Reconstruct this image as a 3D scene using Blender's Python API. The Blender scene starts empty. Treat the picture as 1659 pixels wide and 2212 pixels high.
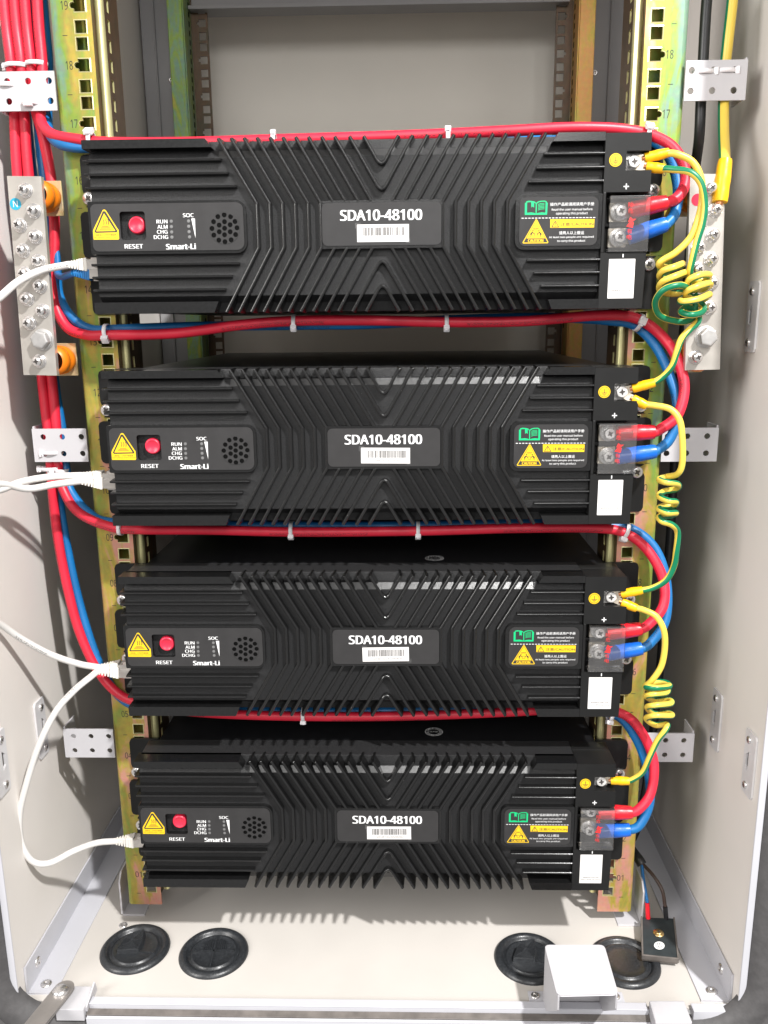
import bpy, math, random
from mathutils import Vector, Matrix
from mathutils.geometry import tessellate_polygon

R = math.radians
SC = bpy.context.scene
COL = SC.collection
MM = 0.001
rnd = random.Random(7)

# ------------------------------------------------------------------ camera, world, lamps, exposure
CAM = (30.17, -741.95, 569.82)
PITCH, YAW, ROLL, FPX = 0.22388, -0.0271, -0.010146, 1800.88
W0, H0 = 1659.0, 2212.0


def basis():
    cy, sy = math.cos(YAW), math.sin(YAW)
    cp, sp = math.cos(PITCH), math.sin(PITCH)
    cr, sr = math.cos(ROLL), math.sin(ROLL)
    f = Vector((sy * cp, cy * cp, -sp))
    r = Vector((cy, -sy, 0))
    u = r.cross(f)
    return cr * r + sr * u, -sr * r + cr * u, f


CR, CU, CF = basis()
cam = bpy.data.cameras.new('camera')
cam.sensor_fit = 'HORIZONTAL'
cam.sensor_width = 36
cam.lens = 36 * FPX / W0
cam.clip_start = 0.02
cam.clip_end = 60
co = bpy.data.objects.new('camera', cam)
COL.objects.link(co)
m = Matrix.Identity(4)
for i in range(3):
    m[i][0], m[i][1], m[i][2], m[i][3] = CR[i], CU[i], -CF[i], CAM[i] * MM
co.matrix_world = m
SC.camera = co

world = bpy.data.worlds.new('World')
SC.world = world
world.use_nodes = True
wb = world.node_tree.nodes['Background']
wb.inputs[0].default_value = (1.0, 0.985, 0.97, 1)
wb.inputs[1].default_value = 0.46


def lamp(name, loc, target, size, power, colour, sy=None):
    l = bpy.data.lights.new(name, 'AREA')
    l.energy = power
    l.color = colour
    if sy:
        l.shape = 'RECTANGLE'
        l.size, l.size_y = size, sy
    else:
        l.shape = 'DISK'
        l.size = size
    o = bpy.data.objects.new(name, l)
    COL.objects.link(o)
    o.location = loc
    o.rotation_euler = (Vector(target) - Vector(loc)).to_track_quat('-Z', 'Y').to_euler()
    return o


lamp('work_lamp', (0.90, -1.34, 2.15), (0, 0, 0.4), 0.10, 95, (1.0, 0.985, 0.965))
lamp('back_fill', (0.15, -2.7, 1.6), (0, 0, 0.6), 1.2, 28, (1.0, 0.985, 0.965), 0.8)  # added soft fill to brighten the back panel, no known fixture
lamp('side_fill', (-1.95, -1.58, 1.5), (0.3, 0, 0.5), 1.1, 60, (1.0, 0.97, 0.935), 1.3)  # added fill that brightens the right side panel, no window known there

SC.view_settings.view_transform = 'Standard'
SC.view_settings.look = 'None'
SC.view_settings.exposure = 0.08
SC.view_settings.gamma = 1
SC.view_settings.use_curve_mapping = False
SC.cycles.max_bounces = 8
SC.cycles.transparent_max_bounces = 12


# ------------------------------------------------------------------ helpers
def ray(x, y):
    return CF + CR * ((x - W0 / 2) / FPX) - CU * ((y - H0 / 2) / FPX)


def at(x, y, Y=0):
    d = ray(x, y)
    return Vector(CAM) + d * ((Y - CAM[1]) / d.y)


def atx(x, y, X):
    d = ray(x, y)
    return Vector(CAM) + d * ((X - CAM[0]) / d.x)


def atz(x, y, Z):
    d = ray(x, y)
    return Vector(CAM) + d * ((Z - CAM[2]) / d.z)


def smooth_path(pts, n=10):
    pts = [Vector(p) for p in pts]
    if len(pts) < 3:
        return pts
    ext = [pts[0] * 2 - pts[1]] + pts + [pts[-1] * 2 - pts[-2]]
    out = []
    for i in range(1, len(ext) - 2):
        p0, p1, p2, p3 = ext[i - 1:i + 3]
        for k in range(n):
            t = k / n
            out.append(0.5 * ((2 * p1) + (p2 - p0) * t + (2 * p0 - 5 * p1 + 4 * p2 - p3) * t * t + (3 * p1 - p0 - 3 * p2 + p3) * t ** 3))
    out.append(pts[-1])
    return out


def rrect(x0, x1, z0, z1, r, n=5):
    out = []
    rr = r if isinstance(r, (tuple, list)) else (r, r, r, r)   # corners: x1z1, x0z1, x0z0, x1z0
    for (cx, cz, a, q) in ((x1, z1, 0, rr[0]), (x0, z1, 90, rr[1]), (x0, z0, 180, rr[2]), (x1, z0, 270, rr[3])):
        sx = -1 if a in (0, 270) else 1
        sz = -1 if a in (0, 90) else 1
        if q <= 0:
            out.append((cx, cz))
            continue
        for k in range(n + 1):
            t = R(a + 90 * k / n)
            out.append((cx + sx * q + q * math.cos(t), cz + sz * q + q * math.sin(t)))
    return out


def circle(cx, cz, r, n=20):
    return [(cx + r * math.cos(2 * math.pi * k / n), cz + r * math.sin(2 * math.pi * k / n)) for k in range(n)]


_text_cache = {}
FONT = None
try:       # the sans that ships with Blender; the built-in one if it is not there
    import os
    FONT = bpy.data.fonts.load(os.path.join(bpy.utils.system_resource('DATAFILES', path='fonts'), 'NotoSansHebrew-Regular.woff2'))
except Exception:
    FONT = None


def text_geo(body, off):
    key = (body, off)
    if key not in _text_cache:
        c = bpy.data.curves.new('lettering', 'FONT')
        c.body = body
        c.size = 1
        if FONT and all(ord(ch) < 128 for ch in body):
            c.font = FONT
        c.resolution_u = 3
        c.align_x = 'LEFT'
        o = bpy.data.objects.new('lettering', c)
        COL.objects.link(o)
        me = bpy.data.meshes.new_from_object(o)
        v = [(p.co.x, p.co.y) for p in me.vertices]
        f = [tuple(p.vertices) for p in me.polygons]
        bpy.data.objects.remove(o)
        bpy.data.curves.remove(c)
        bpy.data.meshes.remove(me)
        x0, x1 = min(a for a, b in v), max(a for a, b in v)
        y0, y1 = min(b for a, b in v), max(b for a, b in v)
        n, vv, ff = len(v), [], []
        sh = (0,) if off < 0.015 else ((-off, off) if off < 0.03 else (-off, 0, off))
        for i, dx in enumerate(sh):          # heavier lettering: the same glyphs struck again a little to the side
            vv += [(a + dx * 0.9, b, i) for a, b in v]
            ff += [tuple(k + i * n for k in q) for q in f]
        x0, x1 = x0 + sh[0], x1 + sh[-1]
        _text_cache[key] = ([((a - x0) / (x1 - x0), (b - y0) / (y1 - y0), i) for a, b, i in vv], ff, (x1 - x0) / (y1 - y0))
    return _text_cache[key]


class MB:
    def __init__(self):
        self.v, self.f, self.m, self.s, self.uv = [], [], [], [], []

    def add(self, verts, faces, mat=0, smooth=False, uv=None):
        b = len(self.v)
        self.v += [Vector(p) for p in verts]
        for i, f in enumerate(faces):
            self.f.append(tuple(b + k for k in f))
            self.m.append(mat)
            self.s.append(smooth)
            self.uv.append(uv[i] if uv else None)
        return self

    def box(self, x0, x1, y0, y1, z0, z1, mat=0):
        v = [(x, y, z) for x in (x0, x1) for y in (y0, y1) for z in (z0, z1)]
        return self.add(v, [(0, 1, 3, 2), (4, 6, 7, 5), (0, 4, 5, 1), (2, 3, 7, 6), (0, 2, 6, 4), (1, 5, 7, 3)], mat)

    def obox(self, c, ax, ay, az, hx, hy, hz, mat=0):
        c, ax, ay, az = Vector(c), Vector(ax).normalized(), Vector(ay).normalized(), Vector(az).normalized()
        v = [c + ax * (a * hx) + ay * (b * hy) + az * (d * hz) for a in (-1, 1) for b in (-1, 1) for d in (-1, 1)]
        return self.add(v, [(0, 1, 3, 2), (4, 6, 7, 5), (0, 4, 5, 1), (2, 3, 7, 6), (0, 2, 6, 4), (1, 5, 7, 3)], mat)

    def plate(self, outer, holes=(), y0=0.0, y1=1.0, mat=0, tf=None, hole_mat=None):
        """polygon (x, z) with holes, extruded along y; tf maps (x, y, z) elsewhere"""
        tf = tf or (lambda x, y, z: (x, y, z))
        loops = [list(outer)] + [list(h) for h in holes]
        flat = [p for l in loops for p in l]
        tris = tessellate_polygon([[Vector((p[0], p[1], 0)) for p in l] for l in loops])
        n = len(flat)
        v = [tf(p[0], y0, p[1]) for p in flat] + [tf(p[0], y1, p[1]) for p in flat]
        self.add(v, [tuple(t) for t in tris] + [tuple(n + k for k in reversed(t)) for t in tris], mat)
        for i, l in enumerate(loops):
            k = len(l)
            w = [tf(p[0], y0, p[1]) for p in l] + [tf(p[0], y1, p[1]) for p in l]
            self.add(w, [(j, (j + 1) % k, k + (j + 1) % k, k + j) for j in range(k)], mat if (i == 0 or hole_mat is None) else hole_mat)
        return self

    def face(self, outer, y, mat=0, holes=(), tf=None):
        tf = tf or (lambda x, y, z: (x, y, z))
        loops = [list(outer)] + [list(h) for h in holes]
        flat = [p for l in loops for p in l]
        tris = tessellate_polygon([[Vector((p[0], p[1], 0)) for p in l] for l in loops])
        return self.add([tf(p[0], y, p[1]) for p in flat], [tuple(t) for t in tris], mat)

    def cyl(self, p0, p1, r0, r1=None, seg=20, mat=0, smooth=True, cap0=True, cap1=True):
        p0, p1 = Vector(p0), Vector(p1)
        r1 = r0 if r1 is None else r1
        d = (p1 - p0).normalized()
        a = d.orthogonal().normalized()
        b = d.cross(a)
        ring = lambda p, r: [p + (a * math.cos(2 * math.pi * k / seg) + b * math.sin(2 * math.pi * k / seg)) * r for k in range(seg)]
        A, B = ring(p0, r0), ring(p1, r1)
        self.add(A + B, [(k, (k + 1) % seg, seg + (k + 1) % seg, seg + k) for k in range(seg)], mat, smooth)
        if cap0:
            self.add(A, [tuple(reversed(range(seg)))], mat)
        if cap1:
            self.add(B, [tuple(range(seg))], mat)
        return self

    def lathe(self, p0, d, prof, seg=24, mat=0, smooth=True, a=None):
        """profile of (distance along d, radius)"""
        p0, d = Vector(p0), Vector(d).normalized()
        a = (Vector(a) if a else d.orthogonal()).normalized()
        b = d.cross(a)
        v = []
        for h, r in prof:
            v += [p0 + d * h + (a * math.cos(2 * math.pi * k / seg) + b * math.sin(2 * math.pi * k / seg)) * max(r, 1e-4) for k in range(seg)]
        f = [(i * seg + k, i * seg + (k + 1) % seg, (i + 1) * seg + (k + 1) % seg, (i + 1) * seg + k) for i in range(len(prof) - 1) for k in range(seg)]
        return self.add(v, f, mat, smooth)

    def tube(self, path, r, seg=14, mat=0, start=(0, -1, 0), cap=True, turn=None):
        path = [Vector(p) for p in path]
        rr = r if callable(r) else (lambda t: r)
        n = len(path)
        N = None
        L = 0.0
        v, us, offs = [], [], []
        for i, p in enumerate(path):
            T = (path[min(i + 1, n - 1)] - path[max(i - 1, 0)]).normalized()
            if N is None:
                N = Vector(start)
                N = (N - T * N.dot(T))
                N = N.normalized() if N.length > 1e-4 else T.orthogonal().normalized()
            else:
                N = (N - T * N.dot(T)).normalized()
            B = T.cross(N)
            if i:
                L += (p - path[i - 1]).length
            us.append(L)
            o_ = 0.0
            if turn:      # how far the wire is twisted here: the fraction of its girth that lies towards the front
                w = Vector(CAM) - p
                o_ = turn[i] - math.atan2(w.dot(B), w.dot(N)) / (2 * math.pi)
                if offs:
                    o_ += round(offs[-1] - o_)
            offs.append(o_)
            for k in range(seg):
                a = 2 * math.pi * k / seg
                v.append(p + (N * math.cos(a) + B * math.sin(a)) * rr(i / (n - 1)))
        f, uv = [], []
        for i in range(n - 1):
            for k in range(seg):
                f.append((i * seg + k, i * seg + (k + 1) % seg, (i + 1) * seg + (k + 1) % seg, (i + 1) * seg + k))
                u0, u1 = k / seg + offs[i], (k + 1) / seg + offs[i]
                w0, w1 = k / seg + offs[i + 1], (k + 1) / seg + offs[i + 1]
                uv.append(((u0, us[i]), (u1, us[i]), (w1, us[i + 1]), (w0, us[i + 1])))
        self.add(v, f, mat, True, uv)
        if cap:
            self.add(v[:seg], [tuple(reversed(range(seg)))], mat)
            self.add(v[-seg:], [tuple(range(seg))], mat)
        return self

    def text(self, body, x0, x1, z0, z1, y, mat=0, off=0.0, keep=False, tf=None):
        """lettering fitted to the rectangle, facing -y"""
        tf = tf or (lambda x, y, z: (x, y, z))
        v, f, asp = text_geo(body, off)
        if keep:
            w = (z1 - z0) * asp
            cx = (x0 + x1) / 2
            x0, x1 = cx - w / 2, cx + w / 2
        pts = []
        for a, b, i in v:
            pts.append(tf(x0 + a * (x1 - x0), y - 0.015 * i, z0 + b * (z1 - z0)))
        return self.add(pts, f, mat)

    def ridge(self, pts, y_front, y_back, w_front, w_back, mat=0, cap_round=False):
        """a cast fin along an (x, z) polyline, drafted from w_back to w_front half width"""
        n = len(pts)
        P = [Vector((p[0], p[1])) for p in pts]
        nrm = []
        for i in range(n):
            if i == 0:
                d = P[1] - P[0]
            elif i == n - 1:
                d = P[-1] - P[-2]
            else:
                d = (P[i] - P[i - 1]).normalized() + (P[i + 1] - P[i]).normalized()
            d.normalize()
            q = Vector((-d.y, d.x))
            if 0 < i < n - 1:
                c = q.dot(Vector((-(P[i] - P[i - 1]).normalized().y, (P[i] - P[i - 1]).normalized().x)))
                q = q / max(c, 0.5)
            nrm.append(q)
        lv = [(y_back, w_back), (y_front + 1.1, w_front), (y_front + 0.50, w_front * 0.86), (y_front + 0.14, w_front * 0.52), (y_front, w_front * 0.14)]
        rings = []
        for y, w in lv:
            rings.append([(P[i].x + nrm[i].x * w, y, P[i].y + nrm[i].y * w) for i in range(n)] +
                         [(P[i].x - nrm[i].x * w, y, P[i].y - nrm[i].y * w) for i in reversed(range(n))])
        k = 2 * n
        v = [p for r_ in rings for p in r_]
        f = []
        for a in range(len(lv) - 1):
            f += [(a * k + j, a * k + (j + 1) % k, (a + 1) * k + (j + 1) % k, (a + 1) * k + j) for j in range(k)]
        b = (len(lv) - 1) * k
        f += [(b + i, b + i + 1, b + k - 2 - i, b + k - 1 - i) for i in range(n - 1)]
        return self.add(v, f, mat)

    def prism_x(self, prof, x0, x1, mat=0):
        """(y, z) profile swept along x"""
        k = len(prof)
        tris = tessellate_polygon([[Vector((p[0], p[1], 0)) for p in prof]])
        v = [(x0, p[0], p[1]) for p in prof] + [(x1, p[0], p[1]) for p in prof]
        f = [(j, (j + 1) % k, k + (j + 1) % k, k + j) for j in range(k)]
        f += [tuple(t) for t in tris] + [tuple(k + q for q in reversed(t)) for t in tris]
        return self.add(v, f, mat)

    def sheet_z(self, prof, z0, z1, t, mat=0):
        """sheet metal: open (x, y) profile of thickness t extruded along z"""
        n = len(prof)
        P = [Vector(p) for p in prof]
        off = []
        for i in range(n):
            d = (P[min(i + 1, n - 1)] - P[max(i - 1, 0)]).normalized()
            off.append(Vector((-d.y, d.x)) * t)
        loop = P + [P[i] + off[i] for i in reversed(range(n))]
        k = len(loop)
        v = [(p.x, p.y, z0) for p in loop] + [(p.x, p.y, z1) for p in loop]
        f = [(j, (j + 1) % k, k + (j + 1) % k, k + j) for j in range(k)]
        f += [(i, i + 1, k - 2 - i, k - 1 - i) for i in range(n - 1)] + [(k + i, k + i + 1, k + k - 2 - i, k + k - 1 - i) for i in range(n - 1)]
        return self.add(v, f, mat)

    def build(self, name, mats, parent=None, bevel=0.0, origin=None, seg=2):
        if not isinstance(mats, (list, tuple)):
            mats = [mats]
        if origin is None:
            if parent is None:
                xs = [p.x for p in self.v]; ys = [p.y for p in self.v]; zs = [p.z for p in self.v]
                origin = Vector(((min(xs) + max(xs)) / 2, (min(ys) + max(ys)) / 2, min(zs)))
            else:
                origin = Vector(parent.get('_o', (0, 0, 0)))
        origin = Vector(origin)
        me = bpy.data.meshes.new(name)
        me.from_pydata([tuple((p - origin) * MM) for p in self.v], [], self.f)
        for mt in mats:
            me.materials.append(mt)
        me.polygons.foreach_set('material_index', self.m)
        me.polygons.foreach_set('use_smooth', self.s)
        if any(u is not None for u in self.uv):
            lay = me.uv_layers.new(name='UVMap')
            for p, u in zip(me.polygons, self.uv):
                if u:
                    for li, c in zip(p.loop_indices, u):
                        lay.data[li].uv = c
        me.update()
        o = bpy.data.objects.new(name, me)
        COL.objects.link(o)
        if parent is not None:
            o.parent = parent
        else:
            o.location = origin * MM
        if bevel:
            b = o.modifiers.new('edge', 'BEVEL')
            b.width = bevel * MM
            b.segments = seg
            b.limit_method = 'ANGLE'
            b.angle_limit = R(40)
        return o


def tag(o, label, cat, group=None):
    o['label'] = label
    o['category'] = cat
    if group:
        o['group'] = group
    return o


def thing(name, label, cat, loc, group=None):
    o = bpy.data.objects.new(name, None)
    COL.objects.link(o)
    o.empty_display_size = 0.02
    o.location = Vector(loc) * MM
    o['_o'] = tuple(loc)
    return tag(o, label, cat, group)


def sub(parent, name, mb, mats, bevel=0.0, **k):
    """a part under a thing, or a sub-part under a part (parts sit at their thing's origin)"""
    o = mb.build(name, mats, parent, bevel, **k)
    o['_o'] = tuple(parent['_o'])
    return o


# ------------------------------------------------------------------ materials
def newmat(name):
    mt = bpy.data.materials.new(name)
    mt.use_nodes = True
    nt = mt.node_tree
    return mt, nt, nt.nodes['Principled BSDF']


def mat(name, col, rough=0.5, metal=0.0, spec=0.5, var=0.06, vscale=60, bump=0.0, bscale=900, rvar=0.0, coat=0.0, trans=0.0, sss=0.0, specks=None, print_=None):
    mt, nt, p = newmat(name)
    p.inputs['Roughness'].default_value = rough
    p.inputs['Metallic'].default_value = metal
    p.inputs['Specular IOR Level'].default_value = spec
    p.inputs['Coat Weight'].default_value = coat
    p.inputs['Coat Roughness'].default_value = 0.15
    p.inputs['Transmission Weight'].default_value = trans
    if sss:
        p.inputs['Subsurface Weight'].default_value = sss
        p.inputs['Subsurface Radius'].default_value = (0.004, 0.004, 0.004)
    tc = nt.nodes.new('ShaderNodeTexCoord')
    nz = nt.nodes.new('ShaderNodeTexNoise')
    nz.inputs['Scale'].default_value = vscale
    nz.inputs['Detail'].default_value = 5
    nt.links.new(tc.outputs['Object'], nz.inputs['Vector'])
    rmp = nt.nodes.new('ShaderNodeValToRGB')
    rmp.color_ramp.elements[0].position = 0.3
    rmp.color_ramp.elements[1].position = 0.7
    rmp.color_ramp.elements[0].color = tuple(max(0, c * (1 - var)) for c in col) + (1,)
    rmp.color_ramp.elements[1].color = tuple(min(1, c * (1 + var)) for c in col) + (1,)
    nt.links.new(nz.outputs['Fac'], rmp.inputs['Fac'])
    nt.links.new(rmp.outputs['Color'], p.inputs['Base Color'])
    if specks:        # scattered dust or dirt: (cells per metre, radius of a fleck in cells, share of cells, colour)
        vo = nt.nodes.new('ShaderNodeTexVoronoi')
        vo.inputs['Scale'].default_value = specks[0]
        nt.links.new(tc.outputs['Object'], vo.inputs['Vector'])
        n4 = nt.nodes.new('ShaderNodeTexNoise')
        n4.inputs['Scale'].default_value = specks[0] * 3
        nt.links.new(tc.outputs['Object'], n4.inputs['Vector'])
        d = nt.nodes.new('ShaderNodeMath'); d.operation = 'MULTIPLY_ADD'
        nt.links.new(n4.outputs['Fac'], d.inputs[0])
        d.inputs[1].default_value = specks[1]
        nt.links.new(vo.outputs['Distance'], d.inputs[2])
        lt = nt.nodes.new('ShaderNodeMath'); lt.operation = 'LESS_THAN'
        nt.links.new(d.outputs[0], lt.inputs[0])
        lt.inputs[1].default_value = specks[1]
        sc_ = nt.nodes.new('ShaderNodeSeparateColor')
        nt.links.new(vo.outputs['Color'], sc_.inputs['Color'])
        l2 = nt.nodes.new('ShaderNodeMath'); l2.operation = 'LESS_THAN'
        nt.links.new(sc_.outputs['Red'], l2.inputs[0])
        l2.inputs[1].default_value = specks[2]
        ml = nt.nodes.new('ShaderNodeMath'); ml.operation = 'MULTIPLY'
        nt.links.new(lt.outputs[0], ml.inputs[0])
        nt.links.new(l2.outputs[0], ml.inputs[1])
        mx = nt.nodes.new('ShaderNodeMix'); mx.data_type = 'RGBA'
        nt.links.new(ml.outputs[0], mx.inputs['Factor'])
        nt.links.new(rmp.outputs['Color'], mx.inputs['A'])
        mx.inputs['B'].default_value = specks[3] + (1,)
        nt.links.new(mx.outputs['Result'], p.inputs['Base Color'])
    if print_:        # faded maker's printing along a cable, read from the tube's own unwrapping
        uv = nt.nodes.new('ShaderNodeUVMap')
        sx = nt.nodes.new('ShaderNodeSeparateXYZ')
        nt.links.new(uv.outputs['UV'], sx.inputs['Vector'])

        def op(kind, a, c=None, d=None):
            q = nt.nodes.new('ShaderNodeMath')
            q.operation = kind
            for k, w in enumerate((a, c, d)):
                if w is None:
                    continue
                if isinstance(w, (int, float)):
                    q.inputs[k].default_value = w
                else:
                    nt.links.new(w, q.inputs[k])
            return q.outputs[0]
        u = op('FRACT', sx.outputs['X'])
        band = op('MULTIPLY', op('GREATER_THAN', u, print_[0]), op('LESS_THAN', u, print_[1]))
        run = op('LESS_THAN', op('FRACT', op('DIVIDE', sx.outputs['Y'], print_[2])), print_[3])
        cx = nt.nodes.new('ShaderNodeCombineXYZ')
        nt.links.new(op('MULTIPLY', sx.outputs['Y'], 1.15), cx.inputs['X'])
        nt.links.new(op('MULTIPLY', u, 26.0), cx.inputs['Y'])
        n5 = nt.nodes.new('ShaderNodeTexNoise')
        n5.inputs['Scale'].default_value = 1.0
        n5.inputs['Detail'].default_value = 1.0
        nt.links.new(cx.outputs['Vector'], n5.inputs['Vector'])
        ink = op('GREATER_THAN', n5.outputs['Fac'], 0.52)
        mk = op('MULTIPLY', op('MULTIPLY', band, run), op('MULTIPLY', ink, 0.75))
        mx = nt.nodes.new('ShaderNodeMix'); mx.data_type = 'RGBA'
        nt.links.new(mk, mx.inputs['Factor'])
        nt.links.new(rmp.outputs['Color'], mx.inputs['A'])
        mx.inputs['B'].default_value = (0.03, 0.02, 0.02, 1)
        nt.links.new(mx.outputs['Result'], p.inputs['Base Color'])
    if rvar:
        mp = nt.nodes.new('ShaderNodeMapRange')
        mp.inputs['To Min'].default_value = max(0.02, rough - rvar)
        mp.inputs['To Max'].default_value = min(1, rough + rvar)
        nt.links.new(nz.outputs['Fac'], mp.inputs['Value'])
        nt.links.new(mp.outputs['Result'], p.inputs['Roughness'])
    if bump:
        n2 = nt.nodes.new('ShaderNodeTexNoise')
        n2.inputs['Scale'].default_value = bscale
        n2.inputs['Detail'].default_value = 3
        nt.links.new(tc.outputs['Object'], n2.inputs['Vector'])
        b = nt.nodes.new('ShaderNodeBump')
        b.inputs['Strength'].default_value = bump
        b.inputs['Distance'].default_value = 0.0004
        nt.links.new(n2.outputs['Fac'], b.inputs['Height'])
        nt.links.new(b.outputs['Normal'], p.inputs['Normal'])
    return mt


def zinc_mat(name, stops, blush=None):
    mt, nt, p = newmat(name)
    tc = nt.nodes.new('ShaderNodeTexCoord')
    mp = nt.nodes.new('ShaderNodeMapping')
    mp.inputs['Scale'].default_value = (45, 45, 13)
    nt.links.new(tc.outputs['Object'], mp.inputs['Vector'])
    nz = nt.nodes.new('ShaderNodeTexNoise')
    nz.inputs['Scale'].default_value = 1.0
    nz.inputs['Detail'].default_value = 4
    nz.inputs['Roughness'].default_value = 0.55
    nz.inputs['Distortion'].default_value = 1.1
    nt.links.new(mp.outputs['Vector'], nz.inputs['Vector'])
    r = nt.nodes.new('ShaderNodeValToRGB')
    el = r.color_ramp.elements
    while len(el) < len(stops):
        el.new(0.5)
    for e, (q, c) in zip(el, stops):
        e.position = q
        e.color = c + (1,)
    if blush:
        sx = nt.nodes.new('ShaderNodeSeparateXYZ')
        nt.links.new(tc.outputs['Object'], sx.inputs['Vector'])
        gx = nt.nodes.new('ShaderNodeMapRange')
        gx.inputs['From Min'].default_value = blush[0] * MM
        gx.inputs['From Max'].default_value = blush[1] * MM
        gx.inputs['To Min'].default_value = -0.10
        gx.inputs['To Max'].default_value = 0.17
        nt.links.new(sx.outputs['X'], gx.inputs['Value'])
        gz = nt.nodes.new('ShaderNodeMapRange')
        gz.inputs['From Min'].default_value = 0.75
        gz.inputs['From Max'].default_value = 0.1
        gz.inputs['To Min'].default_value = -0.03
        gz.inputs['To Max'].default_value = 0.15
        nt.links.new(sx.outputs['Z'], gz.inputs['Value'])
        ad = nt.nodes.new('ShaderNodeMath'); ad.operation = 'ADD'
        nt.links.new(gx.outputs['Result'], ad.inputs[0])
        nt.links.new(gz.outputs['Result'], ad.inputs[1])
        a2 = nt.nodes.new('ShaderNodeMath'); a2.operation = 'ADD'
        nt.links.new(ad.outputs[0], a2.inputs[0])
        nt.links.new(nz.outputs['Fac'], a2.inputs[1])
        nt.links.new(a2.outputs[0], r.inputs['Fac'])
    else:
        nt.links.new(nz.outputs['Fac'], r.inputs['Fac'])
    n3 = nt.nodes.new('ShaderNodeTexNoise')
    n3.inputs['Scale'].default_value = 220
    n3.inputs['Detail'].default_value = 4
    nt.links.new(tc.outputs['Object'], n3.inputs['Vector'])
    mx = nt.nodes.new('ShaderNodeMix')
    mx.data_type = 'RGBA'
    mx.blend_type = 'OVERLAY'
    mx.inputs['Factor'].default_value = 0.25
    nt.links.new(r.outputs['Color'], mx.inputs['A'])
    nt.links.new(n3.outputs['Color'], mx.inputs['B'])
    hs = nt.nodes.new('ShaderNodeHueSaturation')
    hs.inputs['Saturation'].default_value = 1.0
    nt.links.new(mx.outputs['Result'], hs.inputs['Color'])
    nt.links.new(hs.outputs['Color'], p.inputs['Base Color'])
    p.inputs['Metallic'].default_value = 0.35
    p.inputs['Roughness'].default_value = 0.40
    return mt


def stripe_mat(name, base, band, lo, hi):
    """two-colour earth wire: the band runs along the wire, read from the tube's own unwrapping"""
    mt, nt, p = newmat(name)
    uv = nt.nodes.new('ShaderNodeUVMap')
    sx = nt.nodes.new('ShaderNodeSeparateXYZ')
    nt.links.new(uv.outputs['UV'], sx.inputs['Vector'])
    fr = nt.nodes.new('ShaderNodeMath'); fr.operation = 'FRACT'
    nt.links.new(sx.outputs['X'], fr.inputs[0])
    a = nt.nodes.new('ShaderNodeMath'); a.operation = 'GREATER_THAN'; a.inputs[1].default_value = lo
    b = nt.nodes.new('ShaderNodeMath'); b.operation = 'LESS_THAN'; b.inputs[1].default_value = hi
    nt.links.new(fr.outputs[0], a.inputs[0])
    nt.links.new(fr.outputs[0], b.inputs[0])
    ml = nt.nodes.new('ShaderNodeMath'); ml.operation = 'MULTIPLY'
    nt.links.new(a.outputs[0], ml.inputs[0])
    nt.links.new(b.outputs[0], ml.inputs[1])
    mx = nt.nodes.new('ShaderNodeMix'); mx.data_type = 'RGBA'
    mx.inputs['A'].default_value = base + (1,)
    mx.inputs['B'].default_value = band + (1,)
    nt.links.new(ml.outputs[0], mx.inputs['Factor'])
    nt.links.new(mx.outputs['Result'], p.inputs['Base Color'])
    p.inputs['Roughness'].default_value = 0.38
    return mt


def clear_mat():
    mt, nt, p = newmat('clear_plastic')
    out = nt.nodes['Material Output']
    tr = nt.nodes.new('ShaderNodeBsdfTransparent')
    gl = nt.nodes.new('ShaderNodeBsdfGlossy')
    gl.inputs['Roughness'].default_value = 0.12
    df = nt.nodes.new('ShaderNodeBsdfDiffuse')
    df.inputs['Color'].default_value = (0.85, 0.83, 0.82, 1)
    lw = nt.nodes.new('ShaderNodeFresnel')
    lw.inputs['IOR'].default_value = 1.5
    nz = nt.nodes.new('ShaderNodeTexNoise')
    nz.inputs['Scale'].default_value = 70
    mr = nt.nodes.new('ShaderNodeMapRange')
    mr.inputs['To Min'].default_value = 0.02
    mr.inputs['To Max'].default_value = 0.07
    tc = nt.nodes.new('ShaderNodeTexCoord')
    nt.links.new(tc.outputs['Object'], nz.inputs['Vector'])
    nt.links.new(nz.outputs['Fac'], mr.inputs['Value'])
    m1 = nt.nodes.new('ShaderNodeMixShader')
    m2 = nt.nodes.new('ShaderNodeMixShader')
    nt.links.new(mr.outputs['Result'], m1.inputs['Fac'])
    nt.links.new(tr.outputs[0], m1.inputs[1])
    nt.links.new(df.outputs[0], m1.inputs[2])
    nt.links.new(lw.outputs[0], m2.inputs['Fac'])
    nt.links.new(m1.outputs[0], m2.inputs[1])
    nt.links.new(gl.outputs[0], m2.inputs[2])
    nt.links.new(m2.outputs[0], out.inputs['Surface'])
    return mt


M = {}
M['cast'] = mat('black_textured_paint', (0.0070, 0.0070, 0.0072), 0.20, var=0.25, vscale=400, bump=0.10, bscale=900, rvar=0.05, spec=0.6, specks=(150, 0.07, 0.06, (0.2, 0.2, 0.2)))
M['grain'] = mat('black_grainy_casting', (0.0205, 0.0205, 0.0212), 0.36, var=0.45, vscale=900, bump=1.0, bscale=1400, rvar=0.12, spec=0.28, specks=(150, 0.07, 0.08, (0.25, 0.25, 0.25)))
M['glint'] = mat('black_glossy_casting', (0.024, 0.024, 0.0245), 0.33, var=0.3, vscale=600, bump=0.5, bscale=1200, rvar=0.1, spec=1.0)
M['case'] = mat('black_case_paint', (0.007, 0.007, 0.008), 0.42, var=0.2, vscale=120, bump=0.2, bscale=1200, spec=0.4, specks=(110, 0.10, 0.10, (0.12, 0.12, 0.12)))
M['panel'] = mat('black_plastic_panel', (0.033, 0.032, 0.0325), 0.45, var=0.08, vscale=90, bump=0.12, bscale=2000, spec=0.28, specks=(150, 0.07, 0.03, (0.2, 0.2, 0.2)))
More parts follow.
